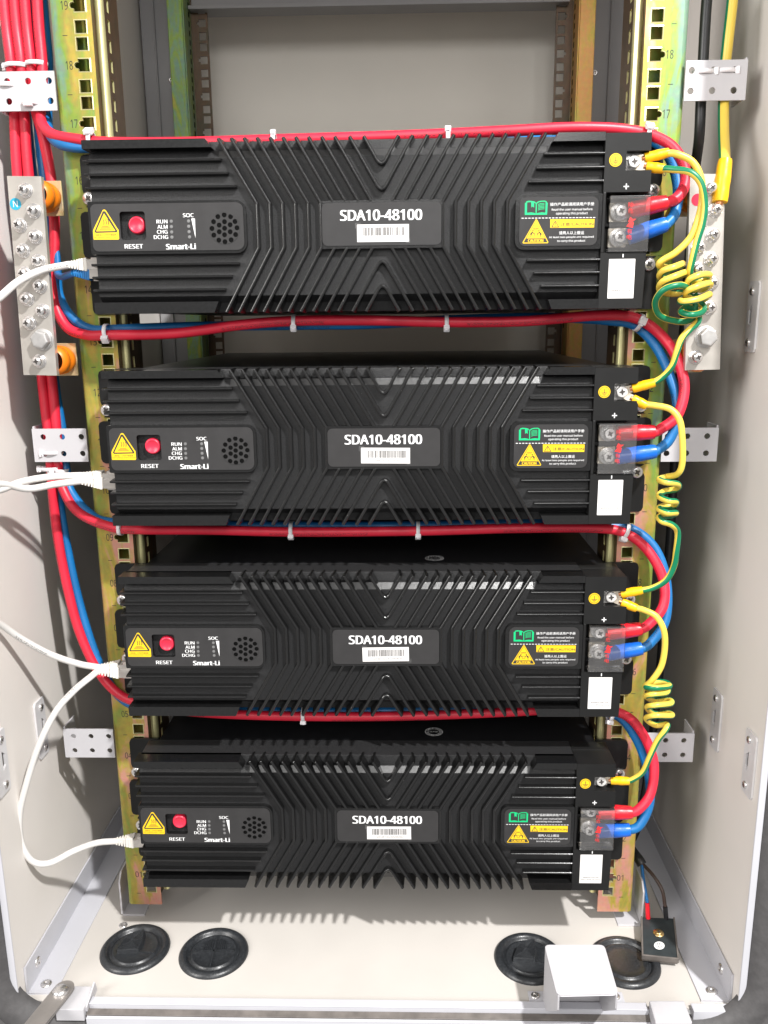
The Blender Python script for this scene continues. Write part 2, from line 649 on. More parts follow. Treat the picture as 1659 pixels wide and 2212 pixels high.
M['block'] = mat('black_moulded_plastic', (0.010, 0.010, 0.010), 0.42, var=0.1, bump=0.1, bscale=1500, spec=0.3)
M['hole_shade'] = mat('recess_shade_black', (0.002, 0.002, 0.002), 0.7, spec=0.08)  # near-black colour stands for the shade inside holes, slots and the button recess
M['white_ink'] = mat('white_print', (0.80, 0.80, 0.80), 0.6, var=0.02)
M['black_ink'] = mat('black_print', (0.03, 0.028, 0.026), 0.6, var=0.02)
M['yellow_ink'] = mat('yellow_sticker', (0.82, 0.52, 0.01), 0.45, var=0.03)
M['green_ink'] = mat('green_print', (0.0, 0.50, 0.18), 0.5, var=0.03)
M['red_ink'] = mat('red_print', (0.62, 0.03, 0.03), 0.5, var=0.03)
M['blue_sticker'] = mat('blue_sticker', (0.02, 0.36, 0.55), 0.4, var=0.03)
M['paper'] = mat('white_sticker_paper', (0.72, 0.70, 0.69), 0.5, var=0.02)
M['red_button'] = mat('red_button_plastic', (0.66, 0.025, 0.06), 0.35, var=0.05)
M['led'] = mat('grey_lens', (0.16, 0.16, 0.16), 0.3, var=0.1)
M['red'] = mat('red_cable_sheath', (0.66, 0.018, 0.045), 0.42, var=0.14, vscale=25, bump=0.16, bscale=300, print_=(0.06, 0.16, 210.0, 0.42))
M['red_sleeve'] = mat('red_shrink_sleeve', (0.70, 0.012, 0.025), 0.33, var=0.08, vscale=60, bump=0.25, bscale=250)
M['blue'] = mat('blue_cable_sheath', (0.006, 0.135, 0.37), 0.42, var=0.14, vscale=25, bump=0.16, bscale=300, print_=(0.06, 0.16, 210.0, 0.42))
M['blue_sleeve'] = mat('blue_shrink_sleeve', (0.006, 0.12, 0.58), 0.33, var=0.10, vscale=60, bump=0.25, bscale=250)
M['black_cable'] = mat('black_cable_sheath', (0.018, 0.018, 0.02), 0.4)
M['brown'] = mat('brown_wire', (0.05, 0.028, 0.02), 0.45)
M['yg'] = stripe_mat('yellow_green_sheath', (0.74, 0.54, 0.075), (0.0, 0.17, 0.075), 0.0, 0.32)
M['yellow_sleeve'] = mat('yellow_shrink_sleeve', (0.80, 0.44, 0.005), 0.36, var=0.08, vscale=60, bump=0.2, bscale=250)
M['copper'] = mat('copper_strands', (0.62, 0.28, 0.13), 0.35, 0.9, var=0.2, vscale=900)
M['tin'] = mat('tinned_lug', (0.70, 0.63, 0.52), 0.32, 0.6, var=0.1)
M['steel'] = mat('bright_zinc_steel', (0.72, 0.70, 0.69), 0.26, 0.85, var=0.10, vscale=200, rvar=0.08)
M['bolt'] = mat('bright_terminal_bolt', (0.80, 0.78, 0.76), 0.28, 0.4, var=0.08, vscale=200, rvar=0.06)
M['dull'] = mat('dull_zinc_steel', (0.48, 0.47, 0.46), 0.42, 0.55, var=0.15, vscale=150)
M['busbar'] = mat('tin_plated_bar', (0.53, 0.50, 0.46), 0.36, 0.55, var=0.10, vscale=40, bump=0.05, bscale=300, rvar=0.10)
M['slot_shade'] = mat('dark_slot_shade', (0.09, 0.08, 0.075), 0.4, 0.6)  # dark colour stands for the shade in screw crosses and plate slots
M['orange'] = mat('orange_insulator', (0.80, 0.20, 0.008), 0.4, var=0.05)
M['tie'] = mat('white_nylon_tie', (0.76, 0.74, 0.76), 0.38, var=0.03, sss=0.3)
M['eth'] = mat('white_cable_sheath', (0.70, 0.68, 0.655), 0.42, var=0.05, print_=(0.05, 0.17, 150.0, 0.25))
M['eth_boot'] = mat('ivory_boot', (0.70, 0.67, 0.62), 0.45, var=0.03)
M['plug'] = mat('clear_plug_plastic', (0.62, 0.58, 0.54), 0.2, var=0.12, vscale=200, trans=0.35)
M['wall'] = mat('beige_panel_paint', (0.74, 0.70, 0.66), 0.5, var=0.035, vscale=9, bump=0.05, bscale=700, specks=(24, 0.05, 0.12, (0.25, 0.22, 0.19)))
M['floor'] = mat('beige_floor_paint', (0.55, 0.52, 0.485), 0.45, var=0.035, vscale=14, bump=0.04, bscale=600, specks=(42, 0.085, 0.16, (0.06, 0.05, 0.04)))
M['back'] = mat('beige_back_panel_paint', (0.80, 0.76, 0.69), 0.55, var=0.03, vscale=8)
M['grey'] = mat('grey_bracket_paint', (0.52, 0.52, 0.555), 0.48, var=0.03, vscale=25, bump=0.05, bscale=900)
M['post'] = mat('grey_post_paint', (0.27, 0.265, 0.27), 0.5, var=0.04, vscale=20)
M['white_paint'] = mat('white_bracket_paint', (0.51, 0.50, 0.52), 0.5, var=0.02, vscale=60, bump=0.08, bscale=900)
M['rubber'] = mat('black_rubber', (0.024, 0.026, 0.029), 0.34, var=0.35, vscale=500, bump=0.35, bscale=500, rvar=0.12, specks=(300, 0.14, 0.25, (0.16, 0.16, 0.17)))
M['gasket'] = mat('grey_gasket_foam', (0.075, 0.072, 0.073), 0.65, var=0.15, vscale=150, bump=0.5, bscale=500)
M['arm'] = mat('grey_steel_arm', (0.30, 0.28, 0.265), 0.45, 0.6, var=0.10, vscale=60, bump=0.05)
M['slate'] = mat('dark_slate_plate', (0.026, 0.033, 0.036), 0.5, var=0.2, vscale=120, bump=0.3, bscale=500)
M['slate_edge'] = mat('brown_grey_edge', (0.13, 0.115, 0.105), 0.55, var=0.25, vscale=90)
M['brass'] = mat('brass_screw', (0.62, 0.44, 0.20), 0.3, 0.95, var=0.1)
M['sealant'] = mat('cream_sealant', (0.62, 0.56, 0.46), 0.6, var=0.12, vscale=200, bump=0.4, bscale=300)
M['clear'] = clear_mat()
OL, GR, PK, YL, BL = (0.35, 0.31, 0.065), (0.23, 0.34, 0.055), (0.62, 0.30, 0.22), (0.46, 0.355, 0.065), (0.18, 0.30, 0.21)
ST = [(0.30, BL), (0.42, GR), (0.52, OL), (0.60, YL), (0.70, PK)]
M['zinc_green'] = zinc_mat('yellow_zinc_greenish', ST, (-20, 14))
M['zinc_pink'] = zinc_mat('yellow_zinc_pinkish', ST, (20, -14))
M['zinc_side'] = zinc_mat('yellow_zinc_side', [(0.30, BL), (0.42, GR), (0.52, BL), (0.60, GR), (0.72, YL)])
M['zinc_shaded'] = zinc_mat('shaded_zinc', [(0.3, (0.045, 0.032, 0.02)), (0.45, (0.07, 0.04, 0.02)), (0.55, (0.09, 0.05, 0.025)), (0.65, (0.05, 0.04, 0.02)), (0.75, (0.08, 0.055, 0.025))])  # rail zinc with the shade of webs and rear flanges in its colour
M['zinc_edge'] = mat('bright_zinc_edge', (0.70, 0.66, 0.34), 0.3, 0.6, var=0.08)


# ------------------------------------------------------------------ small hardware
def phillips(mb, c, d, r, h, mats=(0, 1), up=(0, 0, 1), rot=20, washers=True, hexa=False):
    """screw seen from the front: washers, head, cross recess; d points out of the surface"""
    c, d = Vector(c), Vector(d).normalized()
    up = Vector(up)
    a = (up - d * up.dot(d)).normalized()
    b = d.cross(a)
    z = 0.0
    if washers:
        mb.lathe(c, d, [(0, r * 1.32), (0.9, r * 1.32), (1.0, r * 1.2), (1.0, 0)], 24, mats[0])
        mb.lathe(c + d * 1.2, d, [(0, r * 1.12), (1.2, r * 1.12), (1.3, r * 1.0), (1.3, 0)], 24, mats[0])
        z = 2.5
    if hexa:
        mb.lathe(c + d * z, d, [(0, r * 1.08), (h * 0.75, r * 1.08), (h, r * 0.96), (h, 0)], 6, mats[0], False)
        mb.lathe(c + d * (z + h), d, [(0, r * 0.9), (0.25, r * 0.86), (0.25, 0)], 24, mats[0])
        z += 0.25
    else:
        mb.lathe(c + d * z, d, [(0, r), (h * 0.55, r), (h * 0.85, r * 0.86), (h, r * 0.62), (h, 0)], 24, mats[0])
    e = c + d * (z + h + 0.06)
    ca, sa = math.cos(R(rot)), math.sin(R(rot))
    A, B = a * ca + b * sa, b * ca - a * sa
    s, t = r * 0.50, r * 0.12
    pts = []
    for k in range(4):
        q = [A, B, -A, -B][k]
        q2 = [B, -A, -B, A][k]
        pts += [e + q * s - q2 * t * 0.7, e + q * s + q2 * t * 0.7, e + q * t * 1.5 + q2 * t * 1.5]
    mb.add(pts, [tuple(range(12))], mats[1])
    return mb


def lobed(mb, c, d, r, z, mat=1):
    return mb


SM = [M['steel'], M['slot_shade']]
SB = [M['bolt'], M['slot_shade']]

# ------------------------------------------------------------------ cabinet shell
cab = thing('equipment_cabinet', 'beige painted metal cabinet shell standing open around the rack', 'cabinet', (0, 0, -40))
FZ, WX, FY, BY, TOP = -32.0, 322.0, -112.0, 556.0, 1108.0
for s in (-1, 1):
    b = MB()
    b.box(min(s * WX, s * (WX + 2)), max(s * WX, s * (WX + 2)), FY, BY, FZ - 6, TOP)
    sub(cab, 'side_panel', b, M['wall'])
    b = MB()     # rounded front return of the side panel
    b.box(min(s * 321, s * 327), max(s * 321, s * 327), FY - 2.5, FY - 0.5, FZ - 3, TOP)
    sub(cab, 'front_lip', b, M['grey'], 0.8)
    b = MB()     # long angle along the floor
    t = 1.6
    prof = [(321.4 * s, -3.0), (319.8 * s, -3.0), (319.8 * s, FZ + t), (295 * s, FZ + t), (295 * s, FZ + 0.05), (321.4 * s, FZ + 0.05)]
    v = [(x, y, z) for y in (FY + 13, 430) for x, z in prof]
    n = len(prof)
    b.add(v, [(j, (j + 1) % n, n + (j + 1) % n, n + j) for j in range(n)] + [(0, 1, 2, 5), (5, 2, 3, 4), (n + 0, n + 1, n + 2, n + 5), (n + 5, n + 2, n + 3, n + 4)])
    sub(cab, 'floor_angle', b, M['grey'], 0.4)
    for (x, y, z, d) in ((s * 308, FY + 24, FZ + t, (0, 0, 1)), (s * 319.8, FY + 36, -17, (-s, 0, 0))):
        b = MB()
        b.lathe((x, y, z), d, [(0, 5.2), (0.8, 5.0), (1.5, 3.4), (1.6, 1.5), (0.9, 1.3), (0.9, 0)], 20)
        sub(cab, 'rivet', b, M['steel'])
b = MB(); b.box(-WX, WX, FY + 6, BY, FZ - 2, FZ)
sub(cab, 'floor_panel', b, M['floor'])
b = MB(); b.box(-WX, WX, BY, BY + 2, FZ, TOP)
sub(cab, 'back_panel', b, M['back'])
b = MB(); b.box(-WX, WX, FY, BY, TOP, TOP + 2)
sub(cab, 'unseen_roof', b, M['wall'])  # unseen roof, added to keep the work lamp off the back panel
for s in (-1, 1):
    b = MB()
    b.box(min(s * 276, s * 320), max(s * 276, s * 320), 474, 530, FZ, TOP - 6)
    b.box(min(s * 300, s * 303), max(s * 300, s * 303), 470.5, 474, FZ, TOP - 6)
    sub(cab, 'rear_post', b, M['post'], 1.2)
    b = MB()
    b.lathe((s * 283, 474, 890), (0, -1, 0), [(0, 4.2), (1.2, 3.8), (1.8, 2.0), (0.8, 1.6), (0.8, 0)], 18)
    sub(cab, 'rivet', b, M['steel'])
b = MB()
b.box(-247, 240, 458, 482, 973, 1020)
b.box(-250, 243, 450, 482, 968, 972.6)
sub(cab, 'rear_crossbar', b, M['post'], 0.6)
# front sill: step, groove and flange
b = MB()
b.prism_x([(FY + 6.5, FZ + 0.1), (FY + 6.5, FZ + 5), (FY - 2, FZ + 5), (FY - 2, FZ - 4), (FY + 4, FZ - 4)], -257, 243)
sub(cab, 'front_sill', b, M['grey'], 0.5)
b = MB()
b.prism_x([(FY - 2.2, FZ - 10), (FY - 2.2, FZ + 0.5), (FY - 7.5, FZ - 1.2), (FY - 8.5, FZ - 10)], -258, 243.4)
sub(cab, 'sealing_cord', b, M['slate_edge'], 0.6)
b = MB()
b.prism_x([(FY - 8.6, FZ - 10), (FY - 8.6, FZ - 1.4), (FY - 11.5, FZ - 1.6), (FY - 11.5, FZ - 10)], -257, 243)
sub(cab, 'sill_flange', b, M['grey'], 0.3)
b = MB()
b.box(283, 316, FY - 2, FY + 7, FZ - 5, FZ + 4.4)
sub(cab, 'corner_plate', b, M['grey'], 0.5)
# door gasket: a rounded frame around the opening
xs_in, z_in, rc = 327.2, -36.5, 42.0
path_in = [(-xs_in, TOP)] + [(-xs_in + rc - rc * math.cos(R(a)), z_in + rc - rc * math.sin(R(a))) for a in range(0, 91, 9)] + \
          [(xs_in - rc + rc * math.sin(R(a)), z_in + rc - rc * math.cos(R(a))) for a in range(0, 91, 9)] + [(xs_in, TOP)]
wo = 62
ro = rc + wo
xo, zo = xs_in + wo, z_in - wo
path_out = [(-xo, TOP)] + [(-xo + ro - ro * math.cos(R(a)), zo + ro - ro * math.sin(R(a))) for a in range(0, 91, 9)] + \
           [(xo - ro + ro * math.sin(R(a)), zo + ro - ro * math.cos(R(a))) for a in range(0, 91, 9)] + [(xo, TOP)]
b = MB()
n = len(path_in)
lv = [(0, FY + 4), (0, FY - 3), (0.10, FY - 10), (0.32, FY - 13), (0.36, FY - 11), (0.40, FY - 13), (0.62, FY - 14), (1.0, FY - 13)]
v = []
for q, y in lv:
    v += [(a[0] + (c[0] - a[0]) * q, y, a[1] + (c[1] - a[1]) * q) for a, c in zip(path_in, path_out)]
b.add(v, [(i * n + j, i * n + j + 1, (i + 1) * n + j + 1, (i + 1) * n + j) for i in range(len(lv) - 1) for j in range(n - 1)], 0, True)
sub(cab, 'door_gasket', b, M['gasket'])
for c in ((-248, 8), (-262, -18), (262, 30)):
    b = MB()
    b.lathe((c[0] * 1.0, c[1] + 10, FZ), (0, 0, 1), [(0, 4.4), (0.8, 4.2), (1.4, 2.6), (0.7, 1.6), (0.7, 0)], 18)
    sub(cab, 'rivet', b, M['steel'])


# ------------------------------------------------------------------ rack rails
U = 44.45


def rail(s, label, zmat, z0, z1=1010.0):
    t = thing('rack_rail', label, 'rack rail', (s * 236, 10, z0), 'yellow zinc rack rails')
    X = lambda x: s * x
    b = MB()
    hx, hw = 232.55, 4.75
    xi, xo_ = 223.0, 253.5
    T = 2.0
    # flange, one rack unit at a time
    for k in range(0, 23):
        za, zb = k * U, (k + 1) * U
        if zb > z1:
            break
        holes = []
        for j, off in enumerate((-15.875, 0, 15.875)):
            zc = za + U / 2 + off
            if j == 1:
                h = [(hx - hw, zc - hw), (hx + hw, zc - hw), (hx + hw, zc - 2.3)] + \
                    [(hx + hw + 2.3 * math.cos(R(q)) + 0.9, zc + 2.3 * math.sin(R(q))) for q in range(-90, 91, 22)] + \
                    [(hx + hw, zc + 2.3), (hx + hw, zc + hw), (hx - hw, zc + hw)]
            else:
                h = [(hx - hw, zc - hw), (hx + hw, zc - hw), (hx + hw, zc + hw), (hx - hw, zc + hw)]
            holes.append([(X(p[0]), p[1]) for p in (h if s > 0 else reversed(h))])
        outer = [(X(xi), za), (X(xo_), za), (X(xo_), zb), (X(xi), zb)]
        if s < 0:
            outer.reverse()
        loops = [outer] + holes
        flat = [p for l in loops for p in l]
        tris = tessellate_polygon([[Vector((p[0], p[1], 0)) for p in l] for l in loops])
        b.add([(p[0], 0, p[1]) for p in flat], [tuple(q) for q in tris])
        b.add([(p[0], T, p[1]) for p in flat], [tuple(q) for q in tris])
        for h in holes:
            kk = len(h)
            # bright punched rim, slightly proud, then the wall of the hole
            cx = sum(p[0] for p in h) / kk; cz = sum(p[1] for p in h) / kk
            big = [(cx + (p[0] - cx) * 1.16, cz + (p[1] - cz) * 1.16) for p in h]
            w = [(p[0], -0.02, p[1]) for p in big] + [(p[0], -0.22, p[1]) for p in h] + [(p[0], T, p[1]) for p in h]
            b.add(w, [(j, (j + 1) % kk, kk + (j + 1) % kk, kk + j) for j in range(kk)] + [(kk + j, kk + (j + 1) % kk, 2 * kk + (j + 1) % kk, 2 * kk + j) for j in range(kk)], 1)
    if z0 < 0:
        b.box(min(X(xi), X(xo_)), max(X(xi), X(xo_)), 0, T, z0, 0)
    sub(t, 'flange', b, [zmat, M['zinc_edge']])
    b = MB()   # outer return, rounded
    arc = [(X(253.5), 0.0)] + [(X(253.5 + 4.5 * math.sin(R(q))), 4.5 - 4.5 * math.cos(R(q))) for q in (22, 45, 67, 90)] + [(X(258.0), 24.0)]
    n = len(arc)
    v = [(p[0], p[1], z) for z in (z0, z1) for p in arc]
    b.add(v, [(j, j + 1, n + j + 1, n + j) for j in range(n - 1)], 0, True)
    w = [(p[0] - s * 1.6 if i > 1 else p[0], p[1] + 1.6 if i < 3 else p[1], z) for z in (z0, z1) for i, p in enumerate(arc)]
    b.add(w, [(j, j + 1, n + j + 1, n + j) for j in range(n - 1)], 0, True)
    sub(t, 'outer_return', b, zmat)
    b = MB()
    xs = sorted((X(217.6), X(256.2)))
    b.box(xs[0], xs[1], 30, 31.5, 0, z1)
    sub(t, 'back_web', b, zmat)
    b = MB()   # step back, bright roll and slotted web
    prof = [(X(223.0), 0.0), (X(222.4), 7.0)]
    v = [(p[0], p[1], z) for z in (max(z0, 0), z1) for p in prof]
    b.add(v, [(0, 1, 3, 2)])
    roll = [(X(222.4), 8.0), (X(221.2), 6.6), (X(219.0), 6.0), (X(217.0), 6.8), (X(216.2), 8.6), (X(216.0), 11.0)]
    n = len(roll)
    v = [(p[0], p[1], z) for z in (max(z0, 0), z1) for p in roll]
    b.add(v, [(j, j + 1, n + j + 1, n + j) for j in range(n - 1)], 1, True)
    zc = 12.0
    holes = []
    while zc < z1 - 20:
        holes.append([(17, zc), (22.5, zc), (22.5, zc + 9.5), (17, zc + 9.5)])
        zc += 15.3
    step = 6
    for i in range(0, len(holes), step):
        hs = holes[i:i + step]
        a = hs[0][0][1] - 3
        e = hs[-1][2][1] + 2.8
        b.plate([(11, a), (46, a), (46, e), (11, e)], hs, 216.0, 217.4, 0, tf=lambda p, q, z: (X(q), p, z), hole_mat=1)  # pale slot walls put in for the light on their edges
    sub(t, 'slotted_web', b, [M['zinc_shaded'], M['zinc_edge']])
    b = MB()
    for k in range(0, 22):
        zc = (k + 0.5) * U
        if zc + 10 > z1:
            continue
        txt = '%02d' % (k + 1)
        x = 244.0
        xx = (X(x) - 3.2, X(x) + 3.2)
        if k + 1 >= 16:
            xx = (X(x) - 2.9, X(x) + 2.9)
        b.text(txt, xx[0] + (0 if s > 0 else -0.6), xx[1] + (0 if s > 0 else -0.6), zc - 3.3, zc + 3.3, -0.12, 0, -0.01)
        b.box(X(246) - 2.0, X(246) + 2.0, -0.12, -0.05, (k + 1) * U - 0.25, (k + 1) * U + 0.25)
    b.box(X(246) - 2.0, X(246) + 2.0, -0.12, -0.05, -0.25, 0.25)
    sub(t, 'scale_lettering', b, M['black_ink'])
    return t


rl = rail(-1, 'front rack rail on the side of the red cable bundle', M['zinc_green'], -13)
rr = rail(1, 'front rack rail on the side of the coiled earth wires', M['zinc_pink'], -17)
for s, t in ((-1, rl), (1, rr)):
    b = MB()
    y0, y1 = (6, 32) if s < 0 else (-3, 26)
    xs = sorted((s * 267, s * 244))
    b.box(xs[0], xs[1], y0, y1, FZ + 0.1, FZ + 1.8)
    xs = sorted((s * 267, s * 268.6))
    b.plate([(y0, FZ + 1.9), (y1, FZ + 1.9), (y1, 16), (y0 + 7, 16), (y0, 8)], (), xs[0], xs[1], 0, tf=lambda p, q, z: (q, p, z))
    sub(t, 'foot_bracket', b, M['white_paint'], 0.5)


def rear_rail(s, label, zmat):
    t = thing('rack_rail', label, 'rack rail', (s * 245, 450, FZ), 'yellow zinc rack rails')
    X = lambda x: s * x
    D = 464.0
    b = MB()
    hx, hw = 235.5, 4.75
    for k in range(6, 23):
        za, zb = k * U, (k + 1) * U
        holes = []
        for j, off in enumerate((-15.875, 0, 15.875)):
            zc = za + U / 2 + off
            if j == 1:
                h = [(hx - hw, zc - hw), (hx + hw, zc - hw), (hx + hw, zc - 2.2), (hx + hw + 2.4, zc - 1.6), (hx + hw + 2.4, zc + 1.6), (hx + hw, zc + 2.2), (hx + hw, zc + hw), (hx - hw, zc + hw)]
            else:
                h = [(hx - hw, zc - hw), (hx + hw, zc - hw), (hx + hw, zc + hw), (hx - hw, zc + hw)]
            holes.append([(X(p[0]), p[1]) for p in h])
        b.plate([(X(228), za), (X(250), za), (X(250), zb), (X(228), zb)], holes, D, D + 2, 0)
    sub(t, 'flange', b, M['zinc_shaded'])
    b = MB()
    xs = sorted((X(250.5), X(252.5)))
    b.box(xs[0], xs[1], D - 36, D + 2, 250, 1010)
    xs = sorted((X(252.5), X(272)))
    b.box(xs[0], xs[1], D - 36, D - 34, 250, 1010)
    sub(t, 'outer_return', b, zmat, 0.8)
    b = MB()
    for k in range(40):
        z = 560 + k * 11.1
        xs = sorted((X(250.3), X(250.45)))
        b.box(xs[0], xs[1], D - 12, D - 7, z, z + 6.5)
    sub(t, 'slot_row', b, M['hole_shade'])  # thin black patches stand for the shade of cut slots
    b = MB()
    b.box(min(X(245), X(276)), max(X(245), X(276)), D - 20, D + 60, 250, 250.0 + 3)
    sub(t, 'foot_bracket', b, M['post'])
    return t


rear_rail(-1, 'rear rack rail with a greenish yellow side, seen above the top battery', M['zinc_side'])
M['zinc_orange'] = zinc_mat('orange_zinc', [(0.3, (0.42, 0.36, 0.06)), (0.42, (0.55, 0.34, 0.08)), (0.52, (0.60, 0.30, 0.10)), (0.62, (0.55, 0.33, 0.08)), (0.75, (0.40, 0.38, 0.07))])
rear_rail(1, 'rear rack rail with an orange yellow side, seen above the top battery', M['zinc_orange'])


# ------------------------------------------------------------------ battery modules
XC = 12.1
OFF = [127.0, 116.8, 106.7, 96.6, 86.5, 76.4, 66.4, 56.4, 46.2, 36.0, 24.5, 13.5]
SL = 0.583


def aL(cx, cy):      # left half of the face, from measured picture units to mm on the face
    return (-221.7 + cx * 0.0939 - cy * (0.0084 - cx * 1.0e-6), 76.9 - cy * 0.0911 - cx * 0.0013)


def nR(cx, cy):      # notice panel
    return (116.2 + cx * 0.0446 + cy * 0.0012, 22.9 - cy * 0.0428 - cx * 0.0005)


def kL(cx, cy):      # hot sticker and reset button
    return (-219.1 + cx * 0.0482 - cy * 0.0032, 18.1 - cy * 0.0457 - cx * 0.0006)


def make_module(zc, label, serial):
    t = thing('battery_module', label, 'battery module', (0, 0, zc - 66), 'battery modules stacked in the rack')
    z_ = zc                       # build in world mm, centred on the module
    V = lambda x, y, z: (x, y, z + z_)
    # case behind the casting
    b = MB()
    b.box(-211, 211, -8, 400, z_ - 64.5, z_ + 64.5)
    sub(t, 'case', b, M['case'], 0.8)
    # casting: floor profile, fins, ribs and blocks
    b = MB()
    b.prism_x([(-9, -65.5), (-33, -65.5), (-36.5, -58), (-44.5, -52.5), (-44.5, 52.5), (-41.0, 58.0), (-37.0, 58.6), (-36.0, 66), (-9, 66)], -219.3, 184.4, 1)
    b.prism_x([(-44.57, 52.6), (-41.07, 58.0), (-40.0, 57.9), (-43.4, 52.6)], -116, 141, 2)  # added glossier strip on the upper slope, angled to put in glints
    yf, yb = -50.0, -32.0
    wf, wb_ = 1.3, 2.3
    for i, o in enumerate(OFF):
        for sgn in (-1, 1):
            top = XC + sgn * o
            if i <= 5:
                xb = top - sgn * SL * 48.7
                b.ridge([(top, 66), (xb, 17.3), (xb, -15.8), (top, -65.6)], yf, yb, wf, wb_)
            elif i <= 9:
                b.ridge([(top, 66), (top - sgn * SL * 47.6, 18.4)], yf, yb, wf, wb_)
                b.ridge([(top - sgn * SL * 48.8, -16.8), (top, -65.6)], yf, yb, wf, wb_)
    for o, za in ((24.5, 24.8), (13.5, 43.8)):
        for sg in (1, -1):
            zz = za if sg > 0 else -za + 0.6
            rr_ = 5.0
            xa = 3.2
            pts = [(XC - o, 66 * sg)]
            zk = zz + sg * 4.2
            pts.append((XC - xa, zk)) if False else None
            zt = 66 - (o - xa) / SL
            pts.append((XC - xa, sg * zt))
            for q in (0.55, 0.0, -0.55):
                pts.append((XC - xa * q, sg * (zt - (2.2 - 2.6 * q * q))))
            pts.append((XC + xa, sg * zt))
            pts.append((XC + o, 66 * sg))
            b.ridge(pts, yf, yb, wf, wb_)
    for x1, z in ((-113.6, 50.6), (-108.3, 40.6), (-102.2, 30.7), (-102.6, -27.6), (-109.0, -37.4), (-114.8, -47.6)):
        b.ridge([(-222.2, z), (x1, z)], yf, -38, 1.0, 1.5)
    for x0, z in ((138.2, 50.9), (132.6, 40.8), (126.8, 30.8), (127.2, -28.0), (132.9, -37.7), (138.6, -47.9)):
        b.ridge([(x0, z), (184.6, z)], yf, -38, 1.0, 1.5)
    for poly in ([(-222, 59.6), (-120.5, 59.6), (-125.0, 66), (-222, 66)],
                 [(-222.3, -65.8), (-124.6, -65.8), (-120.8, -57), (-222.3, -57)],
                 [(144.6, 59.8), (184.6, 59.8), (184.6, 66), (148.5, 66)],
                 [(147.6, -65.8), (184.6, -65.8), (184.6, -58.2), (144.6, -58.2)]):
        b.plate(poly, (), -50, -33, 0)
    # raised pads under the three panels
    rec = rrect(-196.6, -175.4, -9.2, 13.2, 2.6)
    b.plate(rrect(-221.4, -95.6, -19.6, 20.6, (8, 1.2, 1.2, 8)), [rec], -49.6, -36, 0)
    b.plate(rrect(-37.6, 61.4, -17.4, 18.9, 3), (), -49.6, -36, 0)
    b.plate(rrect(117.0, 184.5, -19.9, 21.6, (1.2, 7, 7, 1.2)), (), -49.6, -36, 0)
    for p in b.v:
        p.z += z_
    sub(t, 'front_casting', b, [M['cast'], M['grain'], M['glint']], 0.28)

    # control panel
    rec2 = rrect(-196.2, -175.8, -8.8, 12.8, 2.4)
    grille = [circle(*aL(cx, cy), 1.95, 12) for cx, cy in
              ((1165, 740), (1218, 725), (1272, 740), (1130, 782), (1222, 782), (1310, 780), (1178, 810), (1270, 807), (1118, 838), (1224, 836), (1328, 832),
               (1180, 865), (1272, 865), (1135, 893), (1225, 890), (1318, 888), (1178, 935), (1230, 948), (1282, 932))]
    b = MB()
    b.plate(rrect(-219.2, -97.6, -17.3, 18.6, (5.5, 4.5, 4.5, 5.5)), [rec2], -50.4, -49.5, 0, tf=V)
    cp = sub(t, 'control_panel', b, M['panel'], 0.25)
    b = MB()
    gc = aL(1222, 837)
    b.plate(circle(gc[0], gc[1], 11.9, 40), grille, -50.75, -49.9, 0, tf=V)
    b.face(circle(gc[0], gc[1], 11.8, 40), -50.43, 1, tf=V)
    sub(cp, 'sounder_grille', b, [M['panel'], M['hole_shade']])
    b = MB()
    bc = kL(755, 325)
    b.plate(rrect(-196.6, -175.4, -9.2, 13.2, 2.4), (), -37.2, -36.6, 1, tf=V)
    b.plate(rrect(bc[0] - 7.5, bc[0] + 7.5, bc[1] - 8, bc[1] + 8, 1.5), (), -41.5, -37, 1, tf=V)
    b.lathe(V(bc[0], -41.5, bc[1]), (0, -1, 0), [(0, 6.9), (4.5, 6.9), (6.6, 6.3), (7.1, 5.6), (7.1, 5.2), (6.6, 4.8), (6.5, 0)], 32, 0)
    sub(cp, 'reset_button', b, [M['red_button'], M['hole_shade']])
    b = MB()
    for cx, cy in ((773, 778), (775, 823), (778, 867), (781, 910), (919, 776), (921, 820), (925, 865), (930, 908)):
        q = aL(cx, cy)
        b = MB()
        b.lathe(V(q[0], -50.42, q[1]), (0, -1, 0), [(0, 1.75), (0.12, 1.65), (0.12, 1.35), (0.02, 1.25)], 16, 1)
        b.lathe(V(q[0], -50.42, q[1]), (0, -1, 0), [(0.02, 1.25), (0.1, 0.8), (0.12, 0)], 16, 0)
        sub(cp, 'indicator_light', b, [M['led'], M['panel']])
    b = MB()
    YT = -50.5

    def tb(body, x0, y0, x1, y1, off=0.02):
        a, c = aL(x0, y1), aL(x1, y0)
        b.text(body, a[0], c[0], z_ + a[1], z_ + c[1], YT, 0, off)
    tb('RUN', 650, 765, 740, 797); tb('ALM', 658, 808, 742, 840); tb('CHG', 655, 850, 743, 882); tb('DCHG', 629, 893, 748, 926)
    tb('SOC', 871, 712, 960, 745); tb('RESET', 383, 968, 537, 1007); tb('Smart-Li', 733, 963, 984, 1013, 0.045)
    w = [aL(942, 756), aL(972, 756), aL(981, 918)]
    b.add([V(p[0], YT, p[1]) for p in w], [(0, 1, 2)])
    sub(cp, 'lettering', b, M['white_ink'])
    # hot surface sticker
    b = MB()
    K = lambda pts: [kL(*p) for p in pts]
    b.plate(K([(60, 575), (55, 560), (48, 430), (60, 395), (215, 85), (235, 75), (262, 85), (455, 390), (472, 410), (482, 555), (470, 573)]), (), -50.65, -50.41, 0, tf=V)
    b.face(K([(235, 98), (262, 112), (452, 425), (448, 452), (92, 462), (72, 440), (212, 112)]), -50.70, 1, tf=V)
    b.face(K([(235, 138), (422, 430), (100, 437)]), -50.75, 0, tf=V)
